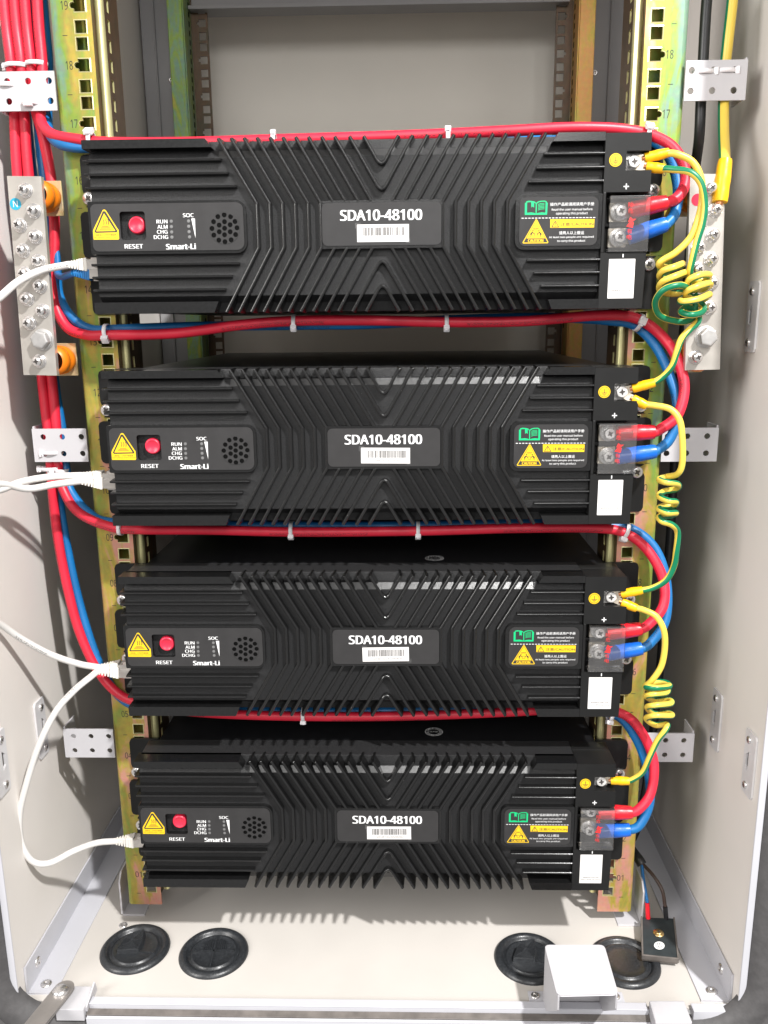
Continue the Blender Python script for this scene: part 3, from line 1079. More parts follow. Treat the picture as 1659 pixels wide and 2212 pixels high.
    for dx in (0, 38, 76):
        pl = [(212 + dx, 240), (222 + dx, 258), (228 + dx, 285), (226 + dx, 308), (222 + dx, 328), (232 + dx, 330), (240 + dx, 305), (240 + dx, 282), (232 + dx, 255), (222 + dx, 236)]
        b.face(K(pl), -50.80, 1, tf=V)
    for y, x0, x1 in ((357, 198, 312), (379, 175, 337), (401, 160, 358)):
        b.face(K([(x0, y - 4), (x1, y - 6), (x1, y + 3), (x0, y + 5)]), -50.80, 1, tf=V)
    a, c = kL(100, 512), kL(430, 480)
    b.text('高表温，工作时不要触摸', a[0], c[0], z_ + a[1], z_ + c[1], -50.72, 1, 0.01)
    a, c = kL(68, 550), kL(470, 520)
    b.text("HOT SURFACE,DON'T TOUCH!", a[0], c[0], z_ + a[1], z_ + c[1], -50.72, 1, 0.0)
    sub(cp, 'hot_surface_sticker', b, [M['yellow_ink'], M['black_ink']])

    # name plate
    b = MB()
    b.plate(rrect(-35.2, 58.9, -15.2, 16.9, 4), (), -50.1, -49.5, 0, tf=V)
    npl = sub(t, 'name_plate', b, M['panel'], 0.3)
    b = MB()
    b.text('SDA10-48100', -21.0, 43.9, z_ + 3.6, z_ + 11.7, -50.2, 0, 0.035)
    sub(npl, 'model_lettering', b, M['white_ink'])
    # notice plate
    b = MB()
    N = lambda pts: [nR(*p) for p in pts]
    b.plate(rrect(120.2, 181.3, -17.2, 19.2, 5), (), -50.3, -49.5, 0, tf=V)
    nt_ = sub(t, 'notice_plate', b, M['panel'], 0.3)
    b = MB()
    yy = -50.42

    def nt(body, x0, y0, x1, y1, m_, off=0.01, y=yy):
        a, c = nR(x0, y1), nR(x1, y0)
        b.text(body, a[0], c[0], z_ + a[1], z_ + c[1], y, m_, off)
    nt('操作产品前请阅读用户手册', 612, 168, 1380, 236, 0, 0.012)
    nt('Read the user manual before', 640, 268, 1350, 316, 0)
    nt('operating this product', 715, 336, 1268, 396, 0)
    nt('请两人以上搬运', 770, 668, 1210, 734, 0, 0.012)
    nt('At least two people are required', 595, 752, 1380, 806, 0)
    nt('to carry this product', 736, 818, 1232, 874, 0)
    for k in range(22):
        x = 112 + k * 59.6
        y = 446 - k * 0.5
        b.face(N([(x, y - 6), (x + 38, y - 6), (x + 38, y + 6), (x, y + 6)]), yy, 0, tf=V)
    b.face(N([(615, 465), (1388, 462), (1383, 608), (617, 614)]), yy, 1, tf=V)
    b.face(N([(704, 482), (772, 604), (632, 606)]), yy - 0.06, 2, tf=V)
    b.face(N([(704, 506), (752, 594), (655, 596)]), yy - 0.12, 1, tf=V)
    b.face(N([(698, 522), (710, 522), (707, 572), (701, 572)]), yy - 0.18, 2, tf=V)
    b.face([nR(704 + 6 * math.cos(q), 583 + 6 * math.sin(q)) for q in [k * math.pi / 4 for k in range(8)]], yy - 0.18, 2, tf=V)
    nt('注意/CAUTION', 795, 514, 1375, 584, 2, 0.02, yy - 0.06)
    # book symbol
    b.face(N([(168, 388), (172, 182), (192, 178), (196, 155), (240, 143), (300, 148), (345, 160), (368, 186), (395, 160), (440, 145), (520, 142), (550, 155), (552, 176), (568, 178), (558, 384)]), yy, 3, tf=V)
    b.face(N([(206, 352), (210, 172), (282, 166), (284, 262), (306, 240), (332, 262), (332, 172), (360, 196), (358, 366), (330, 352), (280, 345)]), yy - 0.06, 4, tf=V)
    b.face(N([(376, 366), (378, 196), (420, 168), (470, 160), (532, 160), (530, 352), (470, 345), (410, 352)]), yy - 0.06, 4, tf=V)
    for k in range(5):
        y = 188 + k * 24
        b.face(N([(398, y + 18), (440, y), (512, y - 6), (512, y + 4), (442, y + 10), (400, y + 28)]), yy - 0.12, 3, tf=V)
    # carry symbol
    b.face(N([(128, 872), (358, 472), (372, 464), (386, 474), (584, 866), (572, 884), (142, 888)]), yy, 1, tf=V)
    b.face(N([(146, 868), (371, 478), (568, 864)]), yy - 0.06, 2, tf=V)
    b.face(N([(198, 800), (371, 492), (524, 798)]), yy - 0.12, 1, tf=V)
    b.face(N([(150, 872), (190, 806), (530, 804), (566, 868)]), yy - 0.10, 2, tf=V)
    nt('CAUTION', 222, 812, 496, 866, 1, 0.05, yy - 0.18)
    nt('HEAVY', 314, 616, 418, 646, 2, 0.03, yy - 0.18)
    for cx in (312, 416):
        b.face([nR(cx + 13 * math.cos(q), 666 + 13 * math.sin(q)) for q in [k * math.pi / 6 for k in range(12)]], yy - 0.18, 2, tf=V)
    for sg, c0 in ((1, 0), (-1, 728)):
        Q = lambda pts: N([(sg * x + c0, y) for x, y in pts])
        b.face(Q([(270, 705), (300, 684), (318, 690), (300, 712), (286, 745), (284, 770), (272, 782), (264, 780), (274, 755), (262, 728)]), yy - 0.18, 2, tf=V)
        b.face(Q([(300, 690), (312, 688), (338, 722), (360, 734), (356, 742), (330, 734)]), yy - 0.18, 2, tf=V)
    b.face(N([(334, 702), (392, 702), (390, 762), (336, 762)]), yy - 0.20, 2, tf=V)
    b.face(N([(341, 709), (385, 709), (383, 755), (343, 755)]), yy - 0.22, 1, tf=V)
    sub(nt_, 'notice_print', b, [M['white_ink'], M['yellow_ink'], M['black_ink'], M['green_ink'], M['panel']])

    # terminal block
    b = MB()
    b.box(184.6, 219.6, -24, -8, z_ - 65.8, z_ + 65.4)
    b.plate([(184.8, 22.2), (221.0, 22.2), (221.0, 38), (201.2, 38), (201.2, 52.2), (219.9, 52.2), (219.9, 65.2), (184.8, 65.2)], (), -49.8, -24, 0, tf=V)
    b.plate([(184.8, -65.8), (219.6, -65.8), (220.6, -23.0), (184.8, -23.0)], (), -49.8, -24, 0, tf=V)
    b.box(184.8, 187.2, -49.8, -24, z_ - 23, z_ + 22.2)
    b.box(201.2, 219.8, -38, -24, z_ + 38, z_ + 52.2)
    b.box(188.5, 214, -30, -24, z_ - 1.5, z_ + 1.5)
    tbk = sub(t, 'terminal_block', b, M['block'], 0.5)
    b = MB()
    b.plate(rrect(201.5, 215.5, 38.3, 51.8, 0.8), (), -40, -38, 0, tf=V)
    phillips(b, V(208.6, -40, 45.1), (0, -1, 0), 4.9, 3.4, (0, 1), rot=8, hexa=True)
    sub(tbk, 'ground_bolt', b, SB, 0.2)
    for zz, rot in ((9.6, 30), (-10.0, 40)):
        b = MB()
        b.plate(rrect(194.6, 209, zz - 7.3, zz + 7.3, 0.5), (), -30, -26, 2, tf=V)
        b.lathe(V(202.0, -33.2, zz), (0, -1, 0), [(0, 7.0), (0.9, 7.0), (1, 6.6), (1, 0)], 26, 0)
        phillips(b, V(202.0, -34.2, zz), (0, -1, 0), 4.8, 3.4, (0, 1), rot=rot, hexa=True)
        sub(tbk, 'terminal_bolt', b, SB + [M['tin']], 0.15)
    b = MB()
    b.box(190.2, 221.4, -51.2, -50.0, z_ - 22.4, z_ + 19.4)
    b.box(190.2, 221.4, -50.0, -38, z_ + 18.2, z_ + 19.4)
    b.box(190.2, 221.4, -50.0, -38, z_ - 22.4, z_ - 21.2)
    cv = sub(tbk, 'terminal_cover', b, M['clear'], 0.3)
    b = MB()
    for ch, zz in (('险', 12.6), ('危', 8.2), ('有', -7.0), ('电', -11.4)):
        b.text(ch, 204.2, 208.2, z_ + zz - 1.9, z_ + zz + 1.9, -51.3, 0, 0.01)
    b.face([(206.2, 3.5), (204.6, -0.2), (206.2, 0.2), (203.4, -3.6), (208.6, -4.6), (209.2, -0.4), (207.6, -0.6), (211, 2.2), (208.2, 2.0)], -51.3, 0, tf=V)
    sub(tbk, 'danger_print', b, M['red_ink'])
    b = MB()
    gx, gz = 193.0, 45.6
    b.plate(circle(gx, gz, 4.9, 28), (), -50.05, -49.79, 0, tf=V)
    b.face(circle(gx, gz, 4.2, 28), -50.10, 1, tf=V)
    b.face(circle(gx, gz, 3.8, 28), -50.15, 0, tf=V)
    for x0, x1, z0, z1 in ((-0.25, 0.25, -0.6, 2.6), (-2.6, 2.6, -1.0, -0.5), (-1.7, 1.7, -2.0, -1.5), (-0.8, 0.8, -2.9, -2.5)):
        b.face([(gx + x0, gz + z0), (gx + x1, gz + z0), (gx + x1, gz + z1), (gx + x0, gz + z1)], -50.2, 1, tf=V)
    sub(tbk, 'earth_symbol_sticker', b, [M['yellow_ink'], M['black_ink']])
    b = MB()
    for x0, x1, z0, z1 in ((200.2, 204.3, 25.8, 26.6), (201.85, 202.65, 24.1, 28.3), (202.1, 202.9, -26.6, -24.0)):
        b.face([(x0, z0), (x1, z0), (x1, z1), (x0, z1)], -49.92 - (0.02 if z0 < 25 else 0), 0, tf=V)
    sub(tbk, 'polarity_marks', b, M['white_ink'])
    b = MB()
    b.plate(rrect(191.7, 212.3, -58.0, -27.8, 0.4), (), -50.0, -49.82, 0, tf=V)
    b.text('智能锂电48100用户手册', 194.5, 209.5, z_ - 52.6, z_ - 51.2, -50.06, 1, 0.01)
    b.text('Smart-Li 48100 user manual', 192.8, 211.2, z_ - 54.9, z_ - 53.3, -50.06, 1, 0.0)
    sub(tbk, 'manual_sticker', b, [M['paper'], M['black_ink']])

    # mounting ears with their pan-head screws
    for s in (-1, 1):
        b = MB()
        o1, o2, o3 = (241.5, 245.0, 241.0) if s < 0 else (243.0, 246.5, 243.5)
        poly = [(212, -66), (o3 - 4, -66), (o3 - 1.2, -64.8), (o3, -62), (o3, -34), (o3 - 1, -31), (o3 - 3, -29.6), (236, -29.3 - 3.4), (233, -29.3), (236, -29.3 + 3.4),
                (o3 - 3, -24), (o3 - 1, -22.6), (228, -22.4), (228, -19.0), (o2 - 4, -19.0), (o2 - 1.2, -17.8), (o2, -15), (o2, 15), (o2 - 1.2, 17.8), (o2 - 4, 19),
                (228, 19.0), (228, 22.4), (o1 - 2, 22.6), (236, 29.3 - 3.4), (233, 29.3), (236, 29.3 + 3.4), (o1 - 1, 33.5), (o1, 37), (o1, 60), (o1 - 1.2, 63), (o1 - 4, 64.2), (212, 64.2)]
        poly = [(s * x, z) for x, z in poly]
        if s < 0:
            poly.reverse()
        b.plate(poly, (), -3.2, -0.4, 0, tf=V)
        ear = sub(t, 'mounting_ear', b, M['block'], 0.5)
        for zz in (29.3, -29.3):
            b = MB()
            phillips(b, V(s * 235.8, -3.2, zz), (0, -1, 0), 5.6, 3.6, (0, 1), rot=35, washers=False)
            sub(ear, 'mounting_screw', b, SM)
    return t, npl


def barcode(t, npl, zc, serial, tilt, dx):
    b = MB()
    ct, st = math.cos(R(tilt)), math.sin(R(tilt))
    V = lambda x, y, z: (12.8 + dx + (x - 12.8) * ct - (z + 6) * st, y, zc - 6 + (x - 12.8) * st + (z + 6) * ct)
    b.plate([(-7.7, -12.5), (33.4, -12.7), (33.4, 0.5), (-7.7, 0.7)], (), -50.3, -50.08, 0, tf=V)
    x = -2.8
    rg = random.Random(serial)
    while x < 29.4:
        w = rg.choice((0.22, 0.22, 0.45, 0.65))
        b.face([(x, -7.9), (x + w, -7.9), (x + w, -1.6), (x, -1.6)], -50.36, 1, tf=V)
        x += w + rg.choice((0.25, 0.25, 0.42, 0.6))
    b.text(serial, 1.0, 27.0, -11.0, -9.2, -50.36, 1, 0.0, tf=V)
    for pl in ([(-8.9, -2.2), (-8.65, -2.2), (-8.65, 1.5), (-4.6, 1.5), (-4.6, 1.75), (-8.9, 1.75)],):
        b.face(pl, -50.18, 2, tf=lambda x, y, z: (x, y, z + zc))
    b.face([(31, -13.4), (34.1, -13.4), (34.1, -10.4), (33.8, -10.4), (33.8, -13.1), (31, -13.1)], -50.18, 2, tf=lambda x, y, z: (x, y, z + zc))
    o = sub(npl, 'barcode_sticker', b, [M['paper'], M['black_ink'], M['led']])
    return o


def copy_tree(o, parent=None, keep=lambda n: True):
    c = o.copy()
    COL.objects.link(c)
    if parent is not None:
        c.parent = parent
    for ch in list(o.children):
        if keep(ch.name):
            copy_tree(ch, c, keep)
    return c


ZC = [14.5 * U, 10.5 * U, 6.5 * U, 2.5 * U]
labels = ['topmost battery module, with a blue and a white data plug at its side',
          'second battery module from the top, with two white data cables in one plug',
          'third battery module from the top, above a red cable that shows through its fins',
          'lowest battery module, hanging over the beige floor with the round rubber plugs']
serials = ['SD0481002402060602', 'SD0481002402060603', 'SD0481002402060604', 'SD0481002402060601']
mod0, npl0 = make_module(ZC[0], labels[0], serials[0])
mods = [mod0]
for k in range(1, 4):
    c = copy_tree(mod0)
    c.location = (0, 0, (ZC[k] - 66) * MM)
    c['label'] = labels[k]
    mods.append(c)
for k, md in enumerate(mods):
    npl = [ch for ch in md.children if ch.name.split('.')[0] == 'name_plate'][0]
    npl['_o'] = mod0['_o']
    barcode(md, npl, ZC[0], serials[k], (0.2, -0.3, 1.1, 0.5)[k], (0, 0.3, -1.2, 0.2)[k])
for k in (2, 3):       # inspection stamp on the lid
    b = MB()
    zt = ZC[0] + 64.55
    tf = lambda x, y, z: (x, z, zt + y)
    cx, cy = 56.7, -4.0 + (0 if k == 2 else 0.5)
    ring = lambda ro_, ri: b.face(circle(cx, 12, ro_, 40), 0.05, 0, [list(reversed(circle(cx, 12, ri, 40)))], tf=tf)
    ring(8.6, 8.2)
    ring(5.9, 5.6)
    b.text('QC PASS', cx - 4.2, cx + 4.2, 10.9, 13.1, 0.05, 0, 0.0, tf=tf)
    for q in range(26):
        a = R(q * 360 / 26)
        if q % 7 == 6:
            continue
        p = Vector((cx + 7.0 * math.cos(a), 12 + 7.0 * math.sin(a)))
        d, e = Vector((math.cos(a), math.sin(a))), Vector((-math.sin(a), math.cos(a)))
        b.face([tuple(p + d * 0.6 + e * 0.3), tuple(p + d * 0.6 - e * 0.3), tuple(p - d * 0.6 - e * 0.3), tuple(p - d * 0.6 + e * 0.3)], 0.05, 0, tf=tf)
    mods[k]['_o'] = mod0['_o']
    cs = [ch for ch in mods[k].children if ch.name.split('.')[0] == 'case'][0]
    cs['_o'] = mod0['_o']
    sub(cs, 'inspection_stamp', b, M['white_ink'])


# ------------------------------------------------------------------ busbars
def busbar(s, corners, label, screws, big, sticker, insul, lug=None):
    t = thing('busbar', label, 'busbar', (s * 275, -35, 528), 'tin plated busbars')
    b = MB()
    c = [at(x, y, -38) for x, y in corners]
    pl = [(q.x, q.z) for q in c]
    b.plate(pl, (), -38, -33, 0)
    sub(t, 'bar', b, M['busbar'], 0.5)
    for i, (x, y) in enumerate(screws):
        b = MB()
        q = at(x, y, -42)
        q.y = -38
        phillips(b, q, (0, -1, 0), 4.4, 5.4, (0, 1), rot=rnd.uniform(0, 90))
        sub(t, 'screw', b, SM)
    b = MB()
    q = at(big[0], big[1], -43)
    q.y = -38
    b.lathe(q, (0, -1, 0), [(0, 9), (1, 9), (1.1, 8.6), (1.1, 0)], 28)
    b.lathe(q + Vector((0, -1.1, 0)), (0, -1, 0), [(0, 8.2), (1.4, 8.2), (1.5, 0)], 28)
    b.lathe(q + Vector((0, -2.6, 0)), (0, -1, 0), [(0, 7.8), (5.0, 7.8), (6.0, 7.0), (6.2, 5.8), (6.2, 0)], 6, 0, False)
    sub(t, 'hex_bolt', b, M['dull'], 0.3)
    q = at(sticker[0], sticker[1], -38.2)
    b = MB()
    b.plate(circle(q.x, q.z, 4.6, 28), (), -38.25, -38.02, 0)
    if s < 0:
        b.text('N', q.x - 1.9, q.x + 1.9, q.z - 2.4, q.z + 2.4, -38.32, 1, 0.0)
    sub(t, 'phase_sticker', b, [M['blue_sticker'] if s < 0 else M['red_button'], M['white_ink']])
    for (x, y) in insul:
        q = at(x, y, -20)
        b = MB()
        b.lathe((q.x, -33.2, q.z), (0, 1, 0), [(0, 9), (2, 12), (9, 12.4), (11, 10.5), (13, 12.4), (22, 12), (26, 9.5)], 28)
        sub(t, 'insulator', b, M['orange'])
        b = MB()
        x0, x1 = sorted((s * 286, s * 257.6))
        b.box(x0, x1, -7.2, -5, q.z - 14, q.z + 14)
        sub(t, 'mounting_plate', b, M['zinc_plate'], 0.4)
    return t


M['zinc_plate'] = zinc_mat('pale_zinc_plate', [(0.3, (0.48, 0.40, 0.24)), (0.45, (0.55, 0.42, 0.22)), (0.55, (0.50, 0.42, 0.27)), (0.65, (0.56, 0.40, 0.2)), (0.75, (0.5, 0.44, 0.3))])
lp = lambda x, y: (x / 3.0, 324 + y / 3.0)
rp = lambda x, y: (1080 + x * 0.349, 243 + y * 0.349)
busbar(-1, [(51, 810), (123, 811), (88.5, 381), (15, 380)], 'busbar with a blue N sticker, screwed beside the red cables',
       [lp(*q) for q in ((152, 258), (208, 392), (118, 485), (218, 560), (138, 650), (238, 720), (148, 800), (250, 882), (165, 965), (265, 1042), (180, 1122), (245, 1370))],
       lp(262, 1230), lp(100, 350), [(92, 424), (126, 778)])
busbar(1, [(1480, 800), (1555, 798), (1567, 376), (1491, 375)], 'busbar behind the coiled yellow and green wires, with a large hex bolt',
       [rp(*q) for q in ((1306, 466), (1340, 600), (1250, 682), (1325, 755), (1238, 835), (1316, 905), (1230, 970), (1318, 1055), (1205, 1130), (1305, 1208), (1215, 1290), (1220, 1515))],
       rp(1285, 1390), rp(1222, 540), [(1503, 424), (1500, 770)])


# ------------------------------------------------------------------ white perforated cable brackets
def bracket(s, zc, label):
    b = MB()
    x0, x1 = 256.5, 305.5
    if s < 0:
        x0, x1 = -305.5, -256.5
    holes = [circle((x0 + x1) / 2 + dx * 17.3 + (-s * 2.5), zc + dz * 7.6, 2.6, 16) for dx in (-1, 0, 1) for dz in (-1, 1)]
    b.plate([(x0, zc - 15), (x1, zc - 15), (x1, zc + 15), (x0, zc + 15)], holes, -4.0, -2.4, 0)
    xe = x1 if s > 0 else x0
    xs = sorted((xe, xe - s * 1.6))
    b.box(xs[0], xs[1], -2.4, 22, zc - 15, zc + 17)
    o = b.build('cable_bracket', M['white_paint'], None, 0.3)
    return tag(o, label, 'bracket', 'white perforated cable brackets')


bracket(-1, 758, 'white perforated bracket across the four red cables at the top of the rack')
bracket(-1, 464.5, 'white perforated bracket just above the double white data cable')
bracket(-1, 170.5, 'empty white perforated bracket beside the lowest module on the red cable side')
bracket(1, 757, 'white perforated bracket carrying the black cable and the thick earth wire')
bracket(1, 461.5, 'white perforated bracket behind the red and blue loop below the hex bolt')
bracket(1, 168, 'white perforated bracket beside the lowest loop of red and blue cable')


# ------------------------------------------------------------------ cables
def P3(l):
    return [at(x, y, Y) for x, y, Y in l]


def sleeve(t, a, b_, r, mt, name='sleeve'):
    a, b_ = Vector(a), Vector(b_)
    d = b_ - a
    mb = MB()
    pts = [a + d * (k / 12) for k in range(13)]
    mb.tube(pts, lambda q: r * (0.80 + 0.22 * math.sin(min(1, q * 1.5 + 0.12) * math.pi * 0.62) + 0.02 * math.sin(q * 17)), 18)
    return sub(t, name, mb, mt)


def power_cable(label, zc, colour, pts, end_z, x_end=208.5):
    t = thing('power_cable', label, 'power cable', pts[len(pts) // 2], '%s power cables' % colour)
    path = smooth_path(pts, 9)
    b = MB()
    b.tube(path, 4.4 if colour == 'red' else 4.2, 16)
    sub(t, 'sheath', b, M[colour])
    e = path[-1]
    d = (path[-1] - path[-3]).normalized()
    tip = Vector((x_end, -39.0, zc + end_z))
    sleeve(t, e + d * -4, tip, 6.6, M[colour + '_sleeve'])
    b = MB()
    b.plate([(203, zc + end_z - 5.5), (211, zc + end_z - 5), (211, zc + end_z + 5), (203, zc + end_z + 5.5)], (), -33.1, -31, 0)
    b.lathe((202.0, -33.1, zc + end_z), (0, 1, 0), [(0, 0), (0, 7.4), (1.8, 7.4), (1.8, 0)], 24)
    sub(t, 'lug', b, M['tin'], 0.2)
    return t


# bundle positions at the side of the rack: A outermost .. D innermost
power_cable('red cable to the topmost module, lying over its fins', ZC[0], 'red', P3([
    (78, -40, 12), (84, 60, 12), (91, 140, 10), (90, 200, 8), (87, 240, 4), (92, 270, -2), (115, 291, -8), (160, 300, -10), (240, 308, -8), (400, 308, -2), (600, 302, 0), (800, 296, -2), (960, 290, -4),
    (1100, 283, -8), (1250, 276, -10), (1370, 283, -9), (1440, 308, -16), (1474, 350, -25), (1480, 395, -34), (1462, 428, -40), (1430, 440, -42)]), 9.8)
power_cable('blue cable to the topmost module, under its red partner', ZC[0], 'blue', P3([
    (88, -40, 22), (97, 60, 22), (104, 140, 22), (102, 240, 14), (106, 284, 0), (124, 308, -8), (160, 318, -9), (210, 318, -4), (280, 312, 14), (600, 306, 20), (1000, 304, 24), (1300, 304, 18), (1400, 302, -6), (1444, 336, -16), (1464, 400, -30), (1458, 460, -38), (1432, 492, -42)]), -10)
power_cable('red cable in the gap between the two upper modules', ZC[1], 'red', P3([
    (50, -40, 12), (58, 60, 12), (67, 140, 10), (76, 230, 12), (92, 290, 12), (108, 370, 10), (116, 440, 8), (118, 520, 6), (116, 590, 2), (121, 660, -4), (146, 708, -9), (190, 724, -12), (240, 724, -13), (380, 720, -13), (520, 702, -13),
    (640, 693, -13), (800, 692, -13), (965, 696, -13), (1130, 694, -13), (1280, 682, -13), (1360, 684, -12), (1415, 712, -16), (1458, 764, -26), (1478, 832, -34), (1464, 896, -40), (1425, 928, -42), (1404, 936, -42)]), 9.8)
power_cable('blue cable in the gap between the two upper modules', ZC[1], 'blue', P3([
    (60, -40, 22), (70, 60, 22), (76, 140, 22), (86, 300, 24), (100, 420, 20), (108, 500, 14), (121, 570, 4), (128, 640, 0), (160, 690, -5), (200, 712, -5), (260, 711, -5), (400, 706, -5), (640, 702, -5), (800, 700, -5), (1000, 690, -4), (1200, 686, -4), (1320, 693, -4), (1372, 704, -6), (1418, 750, -14), (1450, 820, -24), (1464, 890, -34),
    (1446, 950, -40), (1408, 981, -42)]), -10)
power_cable('red cable in the gap between the two middle modules', ZC[2], 'red', P3([
    (27, -40, 12), (36, 60, 12), (46, 140, 10), (52, 240, 12), (62, 380, 12), (84, 560, 14), (102, 720, 12), (114, 840, 10), (122, 930, 8), (126, 1010, 6), (138, 1060, 2), (170, 1107, -6), (235, 1137, -12), (300, 1144, -13), (450, 1145, -13), (640, 1149, -13), (900, 1147, -13),
    (1120, 1141, -13), (1290, 1141, -13), (1355, 1154, -14), (1400, 1190, -20), (1432, 1250, -28), (1432, 1310, -36), (1400, 1350, -41), (1376, 1362, -42)]), 9.8)
power_cable('blue cable in the gap between the two middle modules', ZC[2], 'blue', P3([
    (32, -40, 24), (42, 60, 24), (56, 240, 26), (74, 420, 26), (96, 640, 26), (120, 840, 20), (134, 930, 16), (142, 1010, 12), (152, 1060, 6), (190, 1106, -2), (240, 1128, -4), (400, 1134, -4), (640, 1136, -4), (900, 1135, -4), (1150, 1130, -4), (1320, 1136, -4), (1375, 1148, -8),
    (1418, 1190, -14), (1440, 1260, -24), (1437, 1340, -36), (1404, 1390, -41), (1378, 1404, -42)]), -10)
power_cable('red cable in the gap between the two lower modules', ZC[3], 'red', P3([
    (5, -40, 12), (14, 60, 12), (24, 140, 10), (31, 240, 12), (38, 380, 12), (60, 560, 14), (80, 720, 12), (93, 840, 10), (103, 930, 8), (110, 1010, 6), (116, 1090, 6), (128, 1180, 4), (146, 1270, 2), (170, 1360, -2), (206, 1440, -6), (250, 1494, -10), (300, 1518, -12), (400, 1536, -13),
    (520, 1544, -13), (700, 1548, -13), (900, 1546, -13), (1100, 1538, -13), (1250, 1530, -13), (1340, 1540, -14), (1385, 1580, -20), (1412, 1645, -28), (1406, 1712, -37), (1380, 1748, -42), (1356, 1758, -42)]), 9.8)
power_cable('blue cable in the gap between the two lower modules', ZC[3], 'blue', P3([
    (14, -40, 24), (24, 60, 24), (34, 240, 26), (46, 420, 26), (74, 640, 26), (100, 840, 20), (116, 960, 16), (128, 1080, 14), (146, 1190, 12), (168, 1290, 8), (194, 1380, 2), (222, 1450, -3), (256, 1502, -6), (300, 1526, -6), (400, 1532, -4), (700, 1536, -4), (1000, 1532, -4), (1250, 1530, -4), (1330, 1545, -8),
    (1372, 1592, -14), (1398, 1660, -22), (1404, 1730, -34), (1382, 1782, -41), (1352, 1795, -42)]), -10)


# ------------------------------------------------------------------ earth wires
def earth_wire(label, pts, ends, r=2.65, turn=((0, 0.66),), n=9, sl=3.9):
    """ends: (index 0 or -1, target point) for each crimped end"""
    t = thing('earth_wire', label, 'earth wire', pts[len(pts) // 2], 'yellow and green earth wires')
    path = smooth_path(pts, n)
    b = MB()
    tl = []
    for i in range(len(path)):          # twist keyed by control point
        c = i / n
        ks = list(turn)
        v = ks[-1][1]
        for (c0, v0), (c1, v1) in zip(ks, ks[1:]):
            if c <= c1:
                v = v0 + (v1 - v0) * max(0, min(1, (c - c0) / (c1 - c0)))
                break
        tl.append(v)
    b.tube(path, r, 16, turn=tl)
    sub(t, 'sheath', b, M['yg'])
    for which, tgt in ends:
        e = path[which]
        nxt = path[2] if which == 0 else path[-3]
        tgt = Vector(tgt)
        d = (tgt - e).normalized()
        L = (tgt - e).length
        q = e + d * (L - 6.5)
        sleeve(t, e - d * 2.5, q, sl, M['yellow_sleeve'])
        b = MB()
        b.cyl(q - d * 0.5, q + d * 2.2, sl * 0.5, sl * 0.45, 12)
        sub(t, 'copper_strands', b, M['copper'])
        b = MB()
        b.obox(q + d * 4.5, d, d.cross(Vector((0, 1, 0))), (0, 1, 0), 4.0, 3.2, 0.5)
        sub(t, 'lug', b, M['tin'], 0.2)
    return t


def coil(cx, y0, y1, rx, ry, turns, Y, depth, n=14, phase=0.0, sgn=1):
    out = []
    k = int(turns * n)
    for i in range(k + 1):
        a = phase + sgn * 2 * math.pi * i / n
        tt = i / k
        out.append((cx + rx * math.sin(a), y0 + (y1 - y0) * tt - ry * math.cos(a) * 0 + ry * 0.0, Y - depth * math.cos(a)))
    return out


GB = [Vector((208.6, -43.2, zc + 45.1)) for zc in ZC]
earth_wire('earth wire with the wide green loop, from the top module\'s earth bolt to the busbar', P3(
    [(1438, 331, -46), (1462, 333, -50), (1496, 350, -52), (1514, 385, -54), (1517, 430, -56), (1506, 480, -58), (1490, 515, -58), (1460, 545, -58), (1432, 562, -56), (1424, 572, -52),
     (1440, 578, -40), (1468, 574, -44), (1474, 570, -54), (1456, 577, -66), (1432, 586, -62), (1426, 598, -50), (1446, 602, -38), (1472, 594, -44), (1482, 588, -54), (1460, 596, -68), (1430, 610, -64), (1426, 626, -50), (1446, 634, -38), (1478, 632, -42),
     (1490, 624, -56), (1468, 616, -70), (1434, 626, -70), (1416, 652, -62), (1424, 680, -54), (1452, 692, -50), (1484, 694, -48), (1500, 680, -46), (1502, 640, -44), (1498, 612, -42)]),
    [(0, GB[0] + Vector((2, 0.5, 1.5))), (-1, at(1508, 582, -40))], turn=((0, 0.72), (8, 0.62), (11, 0.44), (22, 0.46), (25, 0.16), (35, 0.16), (38, 0.66)))
earth_wire('earth wire with four tight turns, joining the two upper modules', P3(
    [(1428, 364, -48), (1452, 366, -54), (1490, 372, -60), (1514, 396, -62), (1522, 440, -62), (1518, 480, -62), (1506, 520, -62), (1496, 560, -62), (1490, 592, -58), (1500, 606, -44), (1524, 602, -42), (1532, 594, -54), (1512, 594, -68), (1488, 606, -66),
     (1490, 622, -52), (1512, 626, -42), (1532, 618, -48), (1530, 612, -60), (1504, 620, -70), (1482, 632, -64), (1494, 646, -48), (1520, 646, -44), (1532, 636, -56), (1510, 646, -70), (1478, 652, -70), (1470, 648, -58), (1490, 640, -48), (1518, 660, -46), (1516, 674, -58), (1494, 680, -66), (1472, 674, -58), (1482, 664, -46),
     (1506, 672, -44), (1508, 694, -50), (1490, 712, -54), (1472, 732, -56), (1462, 760, -56), (1452, 790, -54), (1432, 814, -50), (1408, 828, -48)]),
    [(0, GB[0] + Vector((3.5, 0, -3))), (-1, GB[1] + Vector((2.5, 0, 1.0)))], turn=((0, 0.22), (2, 0.30), (8, 0.34), (12, 0.44), (22, 0.50), (26, 0.3), (29, 0.14), (32, 0.14), (35, 0.44), (38, 0.28), (40, 0.5), (44, 0.42)))
